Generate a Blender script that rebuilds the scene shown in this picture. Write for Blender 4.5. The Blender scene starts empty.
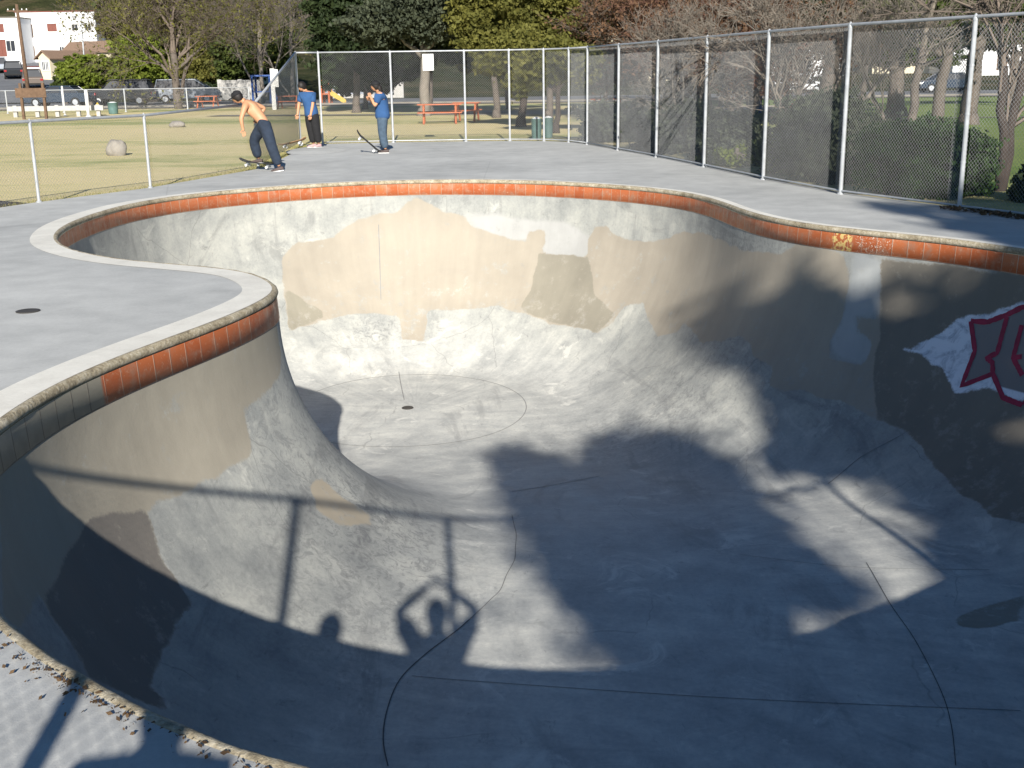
SUN_E=5.0; SKY_E=.055; EXPO=.68
import numpy as np
RIM=[(-0.6,2.78),(-0.9,2.94),(-1.35,3.27),(-1.83,3.73),(-2.35,4.45),(-2.7,5.25),(-2.83,6.1),(-2.8,6.87),(-2.66,7.53),(-2.5,8.05),(-2.36,8.45),(-2.2,8.95),(-2.08,9.5),(-2.03,9.9),(-2.07,10.22),(-2.2,10.52),(-2.45,10.98),
(-2.73,11.25),(-3.18,11.51),(-3.63,11.74),(-4.13,12.05),(-4.72,12.6),(-5.15,13.2),(-5.45,13.84),(-5.67,14.6),(-5.79,15.48),(-5.8,16.5),(-5.66,17.62),(-5.22,18.7),(-4.45,19.6),(-3.35,20.35),(-2.37,20.72),(-1.33,20.82),(-0.3,20.65),(0.7,20.2),(1.5,19.6),(2.2,18.85),
(2.74,17.9),(3.0,16.8),(3.12,15.7),(3.28,14.85),(3.58,14.1),(3.95,13.56),(4.42,13.04),(4.76,12.65),(5.03,12.25),(5.3,11.75),(5.7,10.8),(6.0,9.5),(6.05,8.1),(5.75,6.6),(5.2,5.3),(4.5,4.35),(3.7,3.72),(2.9,3.13),(2.0,2.7),(1.12,2.46),(0.27,2.49)]
def catmull(P,n):
    P=np.array(P,float);N=len(P);out=[]
    for i in range(N):
        p0,p1,p2,p3=P[i-1],P[i],P[(i+1)%N],P[(i+2)%N]
        for k in range(n):
            t=k/n
            out.append(.5*((2*p1)+(-p0+p2)*t+(2*p0-5*p1+4*p2-p3)*t*t+(-p0+3*p1-3*p2+p3)*t**3))
    return np.array(out)
def resample(C,ds):
    C=np.vstack([C,C[:1]]);L=np.r_[0,np.cumsum(np.linalg.norm(np.diff(C,axis=0),axis=1))]
    n=int(round(L[-1]/ds));t=np.linspace(0,L[-1],n,endpoint=False)
    return np.c_[np.interp(t,L,C[:,0]),np.interp(t,L,C[:,1])],L[-1]
def smooth(C,k):
    for _ in range(k): C=.25*np.roll(C,1,0)+.5*C+.25*np.roll(C,-1,0)
    return C
RC,RL=resample(catmull(RIM,12),.05)
RC=smooth(RC,60);RC,RL=resample(RC,.05);NR=len(RC);DU=RL/NR
TN=np.roll(RC,-1,0)-np.roll(RC,1,0);TN/=np.linalg.norm(TN,axis=1)[:,None]
NI=np.c_[TN[:,1],-TN[:,0]]   # provisional inward
_c=np.array([1.,8.]);
AREA=.5*np.sum(RC[:,0]*np.roll(RC[:,1],-1)-RC[:,1]*np.roll(RC[:,0],-1))
if AREA>0: NI=-NI
def inside(X,Y):
    X=np.asarray(X,float);Y=np.asarray(Y,float);r=np.zeros(X.shape,bool)
    x1,y1=RC[:,0],RC[:,1];x2,y2=np.roll(x1,-1),np.roll(y1,-1)
    for a,b,c,d in zip(x1,y1,x2,y2):
        if b!=d:
            m=((b>Y)!=(d>Y))&(X<(c-a)*(Y-b)/(d-b)+a); r^=m
    return r
def near_uv(P):
    """nearest rim distance and arclength for Nx2 points"""
    P=np.atleast_2d(P);S=np.empty(len(P));U=np.empty(len(P))
    A=RC;B=np.roll(RC,-1,0);E=B-A;EE=(E**2).sum(1)
    for i in range(0,len(P),2000):
        p=P[i:i+2000]
        j=((p[:,None,:]-A[None])**2).sum(2).argmin(1)
        best=np.full(len(p),1e9);bu=np.zeros(len(p))
        for k in (-1,0):
            q=(j+k)%NR;t=np.clip(((p-A[q])*E[q]).sum(1)/EE[q],0,1)
            d=np.linalg.norm(p-(A[q]+E[q]*t[:,None]),axis=1)
            m=d<best;best[m]=d[m];bu[m]=((q+t)*DU)[m]
        S[i:i+2000]=best;U[i:i+2000]=bu
    return S,U
LIP=.26
def sstep(x): x=np.clip(x,0,1);return x*x*(3-2*x)
def depth(x,y): return 2.3+.7*sstep((np.asarray(y)-8.5)/7.)
def rad(D): return 2.05+(D-2.3)*.6
def surf(P):
    P=np.atleast_2d(P);s,u=near_uv(P);D=depth(P[:,0],P[:,1]);R=rad(D)
    c=np.clip(1-s/R,0,1);sn=np.sqrt(1-c*c);z=-LIP-(D-LIP)*sn
    th=np.arccos(c);v=np.where(s<R,th*(R+D-LIP)/2,np.pi/2*(R+D-LIP)/2+s-R)
    return z,u,v

DATA={'polys': {'tan_back': [(20.13, 1.24), (20.16, 0.91), (20.55, 0.68), (20.84, 0.67), (21.14, 0.66), (21.37, 0.54), (21.59, 0.42), (22.03, 0.31), (22.38, 0.3), (22.73, 0.0), (23.16, 0.24), (23.58, 0.35), (23.8, 0.55), (24.18, 0.66), (24.57, 0.75), (24.81, 0.74), (24.86, 0.59), (25.13, 0.57), (25.19, 0.77), (25.1, 0.96), (25.61, 0.95), (26.14, 0.94), (26.09, 0.6), (26.17, 0.47), (26.46, 0.4), (26.57, 0.53), (26.87, 0.6), (27.42, 0.56), (27.9, 0.48), (28.31, 0.32), (29.15, 0.27), (29.96, 0.27), (30.76, 0.26), (31.39, 0.19), (31.86, 0.14), (32.23, 0.0), (32.59, 0.0), (32.9, 0.0), (33.04, 0.25), (33.03, 0.51), (33.02, 0.67), (33.02, 0.83), (32.95, 1.03), (33.02, 1.23), (33.23, 1.25), (33.44, 1.26), (33.51, 1.13), (33.48, 0.95), (33.27, 0.89), (33.2, 0.72), (33.48, 0.7), (33.46, 0.54), (33.45, 0.37), (33.43, 0.19), (33.42, 0.02), (33.66, 0.03), (33.9, 0.04), (34.12, 0.03), (34.35, 0.03), (34.58, 0.03), (34.87, 0.01), (35.17, 0.01), (35.21, 0.24), (35.28, 0.49), (35.37, 0.73), (35.48, 0.98), (35.62, 1.22), (35.79, 1.47), (36.0, 1.71), (36.28, 1.97), (36.6, 2.22), (37.0, 2.47), (36.77, 2.51), (36.53, 2.54), (36.18, 2.49), (35.81, 2.44), (35.52, 2.36), (35.25, 2.27), (34.96, 2.15), (34.68, 2.03), (34.41, 1.91), (34.16, 1.88), (33.92, 1.85), (33.62, 1.8), (33.34, 1.75), (33.07, 1.73), (32.81, 1.71), (32.61, 1.74), (32.39, 1.76), (32.31, 1.51), (31.9, 1.45), (31.72, 1.33), (31.4, 1.29), (31.17, 1.41), (30.58, 1.62), (29.99, 1.58), (29.35, 1.53), (29.48, 1.7), (28.84, 1.93), (28.17, 1.77), (27.8, 1.53), (27.34, 1.62), (27.29, 1.92), (27.07, 2.19), (26.44, 2.2), (25.87, 2.2), (25.49, 2.14), (25.13, 2.07), (24.86, 2.06), (24.47, 1.96), (23.96, 2.03), (23.62, 2.08), (23.28, 2.08), (22.93, 2.08), (22.93, 2.46), (22.87, 2.79), (22.32, 2.72), (22.32, 2.18), (21.82, 2.11), (21.31, 2.07), (21.0, 2.1), (20.69, 2.13), (20.28, 2.19), (19.84, 2.24), (19.97, 1.89), (20.07, 1.56)], 'tan_b1': [(25.1, 0.96), (25.61, 0.95), (26.14, 0.94), (26.31, 1.2), (26.5, 1.55), (26.84, 1.69), (27.22, 1.82), (27.03, 2.19), (26.42, 2.19), (25.84, 2.16), (25.45, 2.11), (25.07, 2.04), (24.97, 1.89), (25.09, 1.58), (25.08, 1.27)], 'tan_b2': [(20.12, 1.45), (20.32, 1.62), (20.5, 1.77), (20.69, 1.93), (20.67, 2.08), (20.27, 2.17), (19.84, 2.24), (20.01, 1.83)], 'tan_b3': [(33.45, 0.37), (33.43, 0.19), (33.42, 0.02), (33.66, 0.03), (33.9, 0.04), (34.12, 0.03), (34.35, 0.03), (34.58, 0.03), (34.87, 0.01), (35.17, 0.01), (35.21, 0.24), (35.28, 0.49), (35.37, 0.73), (35.48, 0.98), (35.62, 1.22), (35.79, 1.47), (36.0, 1.71), (36.28, 1.97), (36.6, 2.22), (37.0, 2.47), (36.77, 2.51), (36.53, 2.54), (36.18, 2.49), (35.81, 2.44), (35.52, 2.36), (35.25, 2.27), (34.96, 2.15), (34.68, 2.03), (34.41, 1.91), (34.16, 1.88), (33.92, 1.85), (33.77, 1.62), (33.65, 1.39), (33.59, 1.14), (33.56, 0.89), (33.49, 0.63)], 'tan_near': [(8.11, 0.27), (7.91, 0.42), (7.62, 0.46), (7.45, 0.47), (7.18, 0.46), (7.06, 0.5), (7.04, 0.64), (7.02, 0.76), (6.93, 0.86), (6.67, 0.86), (6.46, 0.87), (6.27, 0.85), (6.13, 0.84), (5.98, 0.83), (5.76, 0.82), (5.61, 0.81), (5.47, 0.79), (5.42, 0.81), (5.52, 0.78), (5.52, 0.88), (5.51, 0.99), (5.46, 1.07), (5.39, 1.15), (5.4, 1.26), (5.4, 1.38), (5.39, 1.49), (5.22, 1.52), (5.04, 1.54), (4.79, 1.59), (4.53, 1.62), (4.27, 1.63), (4.29, 1.74), (4.16, 1.78), (4.12, 1.65), (4.06, 1.51), (3.99, 1.38), (3.9, 1.24), (4.02, 1.2), (4.03, 1.07), (4.02, 0.93), (4.03, 0.84), (4.02, 0.74), (3.82, 0.74), (3.6, 0.73), (3.55, 0.65), (3.49, 0.56), (3.64, 0.49), (3.76, 0.4), (3.87, 0.3), (3.96, 0.19), (4.03, 0.0), (4.08, 0.05), (4.13, 0.17), (4.17, 0.19), (4.48, 0.13), (4.77, 0.09), (5.05, 0.05), (5.33, 0.01), (5.6, 0.0), (5.87, 0.0), (6.14, 0.07), (6.44, 0.0), (6.74, 0.12), (7.08, 0.14), (7.5, 0.18)], 'tan_dk': [(4.94, 0.6), (5.13, 0.66), (5.33, 0.72), (5.52, 0.78), (5.52, 0.88), (5.51, 0.99), (5.46, 1.07), (5.39, 1.15), (5.4, 1.26), (5.4, 1.38), (5.39, 1.49), (5.22, 1.52), (5.04, 1.54), (4.79, 1.59), (4.53, 1.62), (4.27, 1.63), (4.29, 1.74), (4.16, 1.78), (4.12, 1.65), (4.06, 1.51), (3.99, 1.38), (3.9, 1.24), (4.02, 1.2), (4.03, 1.07), (4.02, 0.93), (4.04, 0.85), (4.06, 0.77), (4.19, 0.76), (4.33, 0.75), (4.54, 0.71), (4.74, 0.66)], 'tan_sq': [(7.41, 1.33), (7.67, 1.39), (7.67, 1.59), (7.74, 1.73), (7.79, 1.87), (7.63, 1.95), (7.47, 1.86), (7.32, 1.79), (7.3, 1.66), (7.27, 1.53), (7.34, 1.43)], 'wash_a': [(33.0, 0.0), (33.2, 0.02), (33.41, 0.05), (33.42, 0.18), (33.44, 0.38), (33.46, 0.54), (33.48, 0.7), (33.2, 0.72), (33.27, 0.89), (33.48, 0.95), (33.51, 1.13), (33.44, 1.26), (33.23, 1.25), (33.02, 1.23), (32.95, 1.03), (33.02, 0.83), (33.02, 0.67), (33.03, 0.51), (33.04, 0.25)], 'wash_b': [(23.62, 0.35), (23.85, 0.33), (24.09, 0.31), (24.39, 0.35), (24.69, 0.39), (25.11, 0.4), (25.55, 0.41), (25.82, 0.49), (26.1, 0.57), (26.14, 0.95), (25.62, 0.96), (25.11, 0.97), (25.19, 0.72), (24.87, 0.74), (24.57, 0.76), (24.18, 0.68), (23.8, 0.55)], 'tan_r2': [(39.29, 3.78), (39.09, 3.64), (38.89, 3.49), (38.74, 3.32), (38.63, 3.14), (39.27, 3.28), (39.39, 3.44), (39.52, 3.59), (39.53, 3.68), (39.53, 3.78)], 'gr_white': [(33.86, 0.98), (33.97, 0.94), (34.15, 0.85), (34.3, 0.74), (34.46, 0.55), (34.61, 0.49), (34.83, 0.48), (34.99, 0.39), (35.22, 0.27), (35.28, 0.48), (35.35, 0.69), (35.44, 0.9), (35.55, 1.11), (35.68, 1.32), (35.53, 1.32), (35.38, 1.29), (35.24, 1.22), (35.11, 1.21), (34.97, 1.25), (34.76, 1.32), (34.63, 1.24), (34.47, 1.11), (34.31, 1.11), (34.14, 1.0), (33.93, 1.01)], 'gr_fill': [(34.64, 0.56), (34.85, 0.54), (35.06, 0.43), (35.23, 0.32), (35.3, 0.56), (35.39, 0.8), (35.51, 1.04), (35.65, 1.28), (35.38, 1.26), (35.25, 1.16), (35.12, 1.05), (34.96, 1.15), (34.8, 1.26), (34.79, 1.06), (34.79, 0.86), (34.71, 0.71)]}, 'lines': {'gr1': [(34.639, 0.564), (34.85, 0.539), (34.955, 0.484), (35.06, 0.429), (35.234, 0.319)], 'gr2': [(34.639, 0.564), (34.713, 0.712), (34.794, 0.861), (34.79, 1.058), (34.8, 1.259), (34.963, 1.153), (35.123, 1.05)], 'gr3': [(35.071, 0.448), (35.068, 0.639), (35.078, 0.832), (34.969, 0.905), (35.063, 0.938), (35.123, 1.05), (35.248, 1.157), (35.379, 1.263), (35.517, 1.273), (35.653, 1.282)], 'gr4': [(35.277, 0.497), (35.279, 0.668), (35.291, 0.84), (35.394, 0.92), (35.484, 0.989)], 'gr5': [(35.291, 0.84), (35.392, 0.807)], 'j_near': [(-0.8, 6.25), (-0.83, 6.4), (-0.86, 6.54), (-0.86, 6.71), (-0.87, 6.89), (-0.85, 7.08), (-0.82, 7.28), (-0.74, 7.46), (-0.67, 7.64), (-0.57, 7.82), (-0.46, 8.01), (-0.36, 8.21), (-0.28, 8.38), (-0.2, 8.56), (-0.12, 8.75), (-0.07, 9.06), (-0.0, 9.42), (0.01, 9.76), (0.02, 10.15), (-0.0, 10.5), (-0.02, 10.89)], 'j_right': [(2.68, 6.17), (2.73, 6.31), (2.78, 6.45), (2.82, 6.62), (2.87, 6.8), (2.89, 6.93), (2.91, 7.06), (2.93, 7.29), (2.96, 7.53), (2.98, 7.78), (2.98, 7.98), (2.99, 8.19), (2.99, 8.41), (2.99, 8.64), (3.02, 8.89), (3.05, 9.17)], 'j_cross': [(-0.74, 7.34), (-0.62, 7.32), (-0.5, 7.3), (-0.37, 7.27), (-0.25, 7.24), (-0.14, 7.23), (-0.03, 7.21), (0.08, 7.19), (0.19, 7.18), (0.3, 7.16), (0.42, 7.14), (0.54, 7.12), (0.66, 7.1), (0.78, 7.09), (0.9, 7.07), (1.02, 7.05), (1.14, 7.03), (1.25, 7.01), (1.37, 7.0), (1.49, 6.99), (1.61, 6.97), (1.73, 6.96), (1.84, 6.95), (1.96, 6.93), (2.08, 6.92), (2.19, 6.91), (2.31, 6.9), (2.42, 6.88), (2.52, 6.86), (2.63, 6.85), (2.74, 6.83), (2.84, 6.82), (2.95, 6.8), (3.04, 6.8), (3.14, 6.79), (3.24, 6.79), (3.34, 6.78)], 'j_mid': [(-0.02, 11.97), (0.16, 12.1), (0.34, 12.23), (0.53, 12.36), (0.69, 12.5), (0.85, 12.64), (1.02, 12.78)], 'j_r': [(4.3, 12.0), (4.15, 12.02), (3.99, 12.03), (3.83, 12.02), (3.69, 11.95), (3.56, 11.86), (3.41, 11.74)], 'j_r2': [(2.01, 9.47), (2.14, 9.42), (2.27, 9.37), (2.4, 9.33), (2.53, 9.28), (2.66, 9.24), (2.77, 9.19), (2.89, 9.13), (3.0, 9.08), (3.11, 9.03), (3.26, 9.01), (3.41, 8.99), (3.56, 8.97), (3.72, 8.99), (3.88, 9.0), (4.04, 9.02)], 'seam_back': [(22.07, 0.05), (22.06, 0.0), (22.05, 0.48), (22.04, 0.74), (22.03, 1.0), (22.01, 1.27), (21.99, 1.54), (21.96, 1.83)], 'seam_deep': [(-1.89, 18.64), (-1.78, 17.83), (-1.66, 17.01)]}, 'trees': {'S1': [(1.81, 9.97), (2.01, 10.06), (2.22, 10.16), (2.39, 10.0), (2.55, 9.84), (2.79, 9.71), (3.17, 10.22), (3.42, 10.3), (3.67, 10.36), (3.9, 10.34), (4.12, 10.32), (4.24, 10.01), (4.45, 9.9), (4.47, 9.71), (4.48, 9.52), (4.41, 9.28), (4.31, 9.06), (4.3, 8.84), (4.3, 8.65), (4.36, 8.52), (4.41, 8.4), (4.46, 8.33), (4.52, 8.26), (4.46, 8.1), (4.31, 8.03), (4.15, 7.95), (4.11, 8.03), (4.06, 8.11), (3.78, 7.99), (3.59, 7.82), (3.41, 7.66), (3.22, 7.66), (3.03, 7.65), (2.84, 7.64), (2.65, 7.64), (2.47, 7.63), (2.28, 7.62), (2.25, 7.76), (2.17, 7.85), (2.08, 7.94), (2.04, 8.14), (2.0, 8.36), (1.97, 8.56), (1.95, 8.8), (1.89, 9.03), (1.83, 9.29), (1.83, 9.61)], 'S2': [(4.96, 12.55), (5.11, 12.73), (5.22, 12.58), (5.35, 12.48), (5.5, 12.42), (5.67, 12.18), (5.86, 11.98), (6.02, 11.82), (6.19, 11.66), (6.26, 11.86), (6.32, 12.05), (6.42, 11.93), (6.52, 11.8), (6.67, 11.66), (6.81, 11.51), (6.9, 11.64), (6.99, 11.77), (7.08, 11.75), (7.16, 11.72), (7.16, 11.42), (7.15, 11.11), (7.12, 10.8), (7.07, 10.48), (6.99, 10.15), (6.89, 9.83), (6.77, 9.51), (6.61, 9.19), (6.42, 8.89), (6.42, 9.11), (6.14, 8.81), (5.79, 8.53), (5.55, 8.43), (5.32, 8.33), (5.46, 8.49), (5.63, 8.66), (5.78, 8.92), (5.89, 9.2), (5.85, 9.36), (5.8, 9.54), (5.62, 9.51), (5.43, 9.49), (5.23, 9.46), (5.06, 9.57), (4.87, 9.69), (4.84, 9.95), (5.13, 10.09), (5.15, 10.36), (5.16, 10.64), (5.13, 11.03), (5.02, 11.27), (4.92, 11.55), (4.84, 12.04)], 'deck': [(7.11, 13.99), (7.23, 13.48), (7.2, 12.65), (7.39, 12.15), (8.64, 13.3), (8.16, 13.53)]}}
import bpy, bmesh, math, random, time
from mathutils import Vector, Matrix, noise as mnoise
from mathutils.geometry import delaunay_2d_cdt
T0=time.time()
rnd=random.Random(7); rg=np.random.default_rng(11)
SC=bpy.context.scene; COL=SC.collection
# ------------------------------------------------------------------ camera
FPX=1150.; PITCH=.26401; ROLL=-.014313; CAMH=1.8275
_F=np.array([0,math.cos(PITCH),-math.sin(PITCH)]);_U=np.array([0,math.sin(PITCH),math.cos(PITCH)]);_R=np.array([1.,0,0])
CR=math.cos(ROLL)*_R+math.sin(ROLL)*_U; CU=math.cos(ROLL)*_U-math.sin(ROLL)*_R
cd=bpy.data.cameras.new('camera'); cam=bpy.data.objects.new('camera',cd); COL.objects.link(cam)
cd.sensor_width=36; cd.lens=FPX/1024*36; cd.clip_end=3000; cd.clip_start=.02
cam.matrix_world=Matrix(((CR[0],CU[0],-_F[0],0),(CR[1],CU[1],-_F[1],0),(CR[2],CU[2],-_F[2],CAMH),(0,0,0,1)))
SC.camera=cam
def AT(px,py,Y):
    d=_F*FPX+CR*(px-512)-CU*(py-384); t=Y/d[1]; return (d[0]*t, Y, CAMH+d[2]*t)
def GX(px,Y,z=0.):
    # X of the point at distance Y and height z that is seen at column px
    a=px-512; w=z-CAMH
    zc=_F[1]*Y+_F[2]*w
    return (a*zc/FPX-CR[1]*Y-CR[2]*w)/CR[0]
# ------------------------------------------------------------------ light
SUN=Vector((-.06570479,.90549799,-.41923296)).normalized()
sl=bpy.data.lights.new('sun','SUN'); sl.energy=SUN_E; sl.angle=math.radians(.53); sl.color=(1,.945,.86)
so=bpy.data.objects.new('sun',sl); COL.objects.link(so); so.rotation_euler=SUN.to_track_quat('-Z','Y').to_euler(); so.location=(2,-30,30)
w=bpy.data.worlds.new('World'); SC.world=w; w.use_nodes=True; nt=w.node_tree
sky=nt.nodes.new('ShaderNodeTexSky'); sky.sky_type='NISHITA'; sky.sun_disc=False
sky.sun_elevation=math.radians(24.79); sky.sun_rotation=math.radians(175.85); sky.altitude=200; sky.air_density=.8; sky.dust_density=.1; sky.ozone_density=3.5
bg=nt.nodes['Background']; bg.inputs[1].default_value=SKY_E; tn=nt.nodes.new('ShaderNodeMixRGB'); tn.blend_type='MULTIPLY'; tn.inputs[0].default_value=1; tn.inputs[2].default_value=(.82,1.0,1.05,1); nt.links.new(sky.outputs[0],tn.inputs[1]); nt.links.new(tn.outputs[0],bg.inputs[0])
vs=SC.view_settings; vs.view_transform='Standard'; vs.look='None'; vs.exposure=EXPO; vs.gamma=1
try: SC.cycles.max_bounces=4; SC.cycles.diffuse_bounces=2; SC.cycles.transparent_max_bounces=8
except Exception: pass
# ------------------------------------------------------------------ materials
class G:
    def __init__(s,name):
        s.m=bpy.data.materials.new(name); s.m.use_nodes=True; s.t=s.m.node_tree; s.b=s.t.nodes['Principled BSDF']
    def n(s,ty,**k):
        q=s.t.nodes.new('ShaderNode'+ty)
        for a,b in k.items(): setattr(q,a,b)
        return q
    def set(s,q,i,v):
        if v is None: return
        if hasattr(v,'is_output'): s.t.links.new(v,q.inputs[i])
        else:
            if isinstance(v,tuple) and len(v)==3 and q.inputs[i].type=='RGBA': v=(*v,1)
            q.inputs[i].default_value=v
    def co(s,sc=(1,1,1),kind='Object'):
        c=s.n('TexCoord').outputs[kind]
        if sc==(1,1,1): return c
        q=s.n('Mapping'); s.set(q,0,c); s.set(q,3,sc); return q.outputs[0]
    def noise(s,scale,detail=4,rough=.55,vec=None,dist=0):
        q=s.n('TexNoise'); s.set(q,'Vector',vec if vec is not None else s.co()); s.set(q,'Scale',scale); s.set(q,'Detail',detail); s.set(q,'Roughness',rough); s.set(q,'Distortion',dist); return q.outputs[0]
    def ramp(s,f,stops,interp='LINEAR'):
        q=s.n('ValToRGB'); q.color_ramp.interpolation=interp; e=q.color_ramp.elements
        while len(e)<len(stops): e.new(.5)
        for a,(p,c) in zip(e,stops):
            a.position=p; a.color=(*c,1) if isinstance(c,tuple) else (c,c,c,1)
        s.set(q,0,f); return q.outputs[0]
    def mix(s,f,a,b,mode='MIX'):
        q=s.n('MixRGB',blend_type=mode); s.set(q,0,f); s.set(q,1,a); s.set(q,2,b); return q.outputs[0]
    def ma(s,op,a,b=None,c=None):
        q=s.n('Math',operation=op); s.set(q,0,a)
        if b is not None: s.set(q,1,b)
        if c is not None: s.set(q,2,c)
        return q.outputs[0]
    def step(s,v,lo,hi):
        q=s.n('MapRange',interpolation_type='SMOOTHSTEP'); s.set(q,0,v); s.set(q,1,lo); s.set(q,2,hi); return q.outputs[0]
    def attr(s,name): q=s.n('Attribute'); q.attribute_name=name; return q.outputs['Fac']
    def bump(s,h,st=.3,dist=.01):
        q=s.n('Bump'); s.set(q,'Height',h); s.set(q,'Strength',st); s.set(q,'Distance',dist); s.t.links.new(q.outputs[0],s.b.inputs['Normal'])
    def done(s,col,rough=.8,metal=0,spec=.5):
        s.set(s.b,'Base Color',col); s.set(s.b,'Roughness',rough); s.set(s.b,'Metallic',metal); s.set(s.b,'Specular IOR Level',spec); return s.m
def simple(name,col,rough=.6,metal=0,var=.12,scale=6,spec=.4):
    g=G(name); c2=tuple(max(0,x*(1-var*2)) for x in col)
    c=g.mix(g.ramp(g.noise(scale,5),[(.3,0.),(.7,1.)]),c2,col); return g.done(c,rough,metal,spec)
MT={}
def foliage(name,dark,light,trans=.25,tint=None):
    g=G(name); geo=g.n('NewGeometry'); r=geo.outputs['Random Per Island']
    f=g.ma('ADD',g.ma('MULTIPLY',r,.5),g.ma('MULTIPLY',g.ramp(g.noise(.7,3),[(.35,0.),(.65,1.)]),.5))
    c=g.mix(f,dark,light)
    if tint: c=g.mix(g.step(r,.86,.95),c,tint)
    g.done(c,.7,0,.2)
    tr=g.n('BsdfTranslucent'); g.set(tr,0,c); mx=g.n('MixShader'); g.set(mx,0,trans)
    g.t.links.new(g.b.outputs[0],mx.inputs[1]); g.t.links.new(tr.outputs[0],mx.inputs[2]); g.t.links.new(mx.outputs[0],g.t.nodes['Material Output'].inputs[0]); return g.m
def concrete(name,a,b,scale=1.,bst=.25,stain=.8):
    g=G(name)
    n1=g.noise(.45*scale,5,.6); n2=g.noise(3.2*scale,6,.6); n3=g.noise(34,4,.65); n4=g.noise(180,2,.5)
    f=g.ma('ADD',g.ma('MULTIPLY',n1,.42),g.ma('ADD',g.ma('MULTIPLY',n2,.3),g.ma('ADD',g.ma('MULTIPLY',n3,.16),g.ma('MULTIPLY',n4,.12))))
    c=g.ramp(f,[(.39,a),(.60,b)])
    st=g.step(g.noise(1.1*scale,7,.7,dist=.6),.56,.72); c=g.mix(g.ma('MULTIPLY',st,1-stain),c,(.12,.12,.125))
    sp=g.step(g.noise(95,2,.5),.70,.76); c=g.mix(g.ma('MULTIPLY',sp,.35),c,(.14,.13,.12))
    g.bump(g.ma('ADD',n3,g.ma('MULTIPLY',n4,.7)),bst,.004)
    g.done(c,.85,0,.3); return g,c
# deck
g,c=concrete('deck_concrete',(.36,.366,.358),(.53,.535,.518),.8); MT['deck']=g.m
cr=g.n('TexVoronoi',feature='DISTANCE_TO_EDGE'); g.set(cr,'Vector',g.co()); g.set(cr,'Scale',.12)
hl=g.ma('SUBTRACT',1.,g.step(cr.outputs[0],.0,.0016)); c=g.mix(g.ma('MULTIPLY',hl,.25),c,(.2,.2,.2)); g.set(g.b,'Base Color',c)
g,c=concrete('band_concrete',(.62,.60,.54),(.80,.78,.71),1.5,.35,.9); MT['band']=g.m
# coping
g=G('coping_stone'); n=g.noise(6,8,.7); m=g.noise(38,5,.7)
c=g.ramp(g.ma('ADD',g.ma('MULTIPLY',n,.55),g.ma('MULTIPLY',m,.45)),[(.36,(.14,.11,.07)),(.48,(.33,.28,.19)),(.62,(.55,.50,.39))])
c=g.mix(g.ma('MULTIPLY',g.step(g.noise(14,6,.7,dist=1.),.60,.70),.6),c,(.09,.065,.04)); g.bump(g.ma('ADD',n,m),.8,.012); MT['coping']=g.done(c,.9)
# tiles
g=G('terracotta_tile'); uv=g.n('UVMap').outputs[0]; sx=g.n('SeparateXYZ'); g.set(sx,0,uv); U,V=sx.outputs[0],sx.outputs[1]
q=g.ma('DIVIDE',U,.195); fr=g.ma('FRACT',q); idn=g.ma('FLOOR',q)
wn=g.n('TexWhiteNoise',noise_dimensions='1D'); g.set(wn,'W',idn)
c=g.mix(wn.outputs[0],(.42,.10,.030),(.52,.155,.055)); c=g.mix(g.step(g.noise(7,6,.65),.45,.7),c,(.42,.20,.12))
c=g.mix(g.ma('MULTIPLY',g.step(g.noise(22,5,.7),.56,.68),.55),c,(.60,.36,.24))
edge=g.ma('MINIMUM',fr,g.ma('SUBTRACT',1.,fr)); gr=g.ma('SUBTRACT',1.,g.step(edge,.016,.034))
vb=g.ma('SUBTRACT',1.,g.step(V,.004,.010)); gr=g.ma('MAXIMUM',gr,vb)
c=g.mix(g.ma('MULTIPLY',gr,g.ramp(wn.outputs[0],[(0.,.35),(1.,.95)])),c,(.46,.38,.30))
# coat of beige paint over one stretch of tiles, and faded yellow marks
pt=g.ma('MULTIPLY',g.step(U,1.,1.05),g.ma('SUBTRACT',1.,g.step(U,5.41,5.45)))
pc=g.mix(gr,(.285,.26,.205),(.15,.135,.11)); c=g.mix(pt,c,pc)
yl=g.ma('MULTIPLY',g.ma('MULTIPLY',g.step(U,32.72,32.76),g.ma('SUBTRACT',1.,g.step(U,33.0,33.03))),g.step(g.noise(26,2,.6),.46,.52))
c=g.mix(yl,c,(.72,.52,.20))
wl=g.ma('MULTIPLY',g.ma('MULTIPLY',g.step(U,33.05,33.1),g.ma('SUBTRACT',1.,g.step(U,33.5,33.6))),g.step(g.noise(30,2,.6,dist=2),.60,.63)); c=g.mix(wl,c,(.7,.6,.5))
g.bump(g.ma('ADD',g.ma('MULTIPLY',gr,-1.),g.ma('MULTIPLY',g.noise(40,3),.2)),.5,.006); g.done(c,g.ramp(g.noise(9,4),[(.3,.35),(.7,.6)]),0,.5); MT['tile']=g.m
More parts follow.
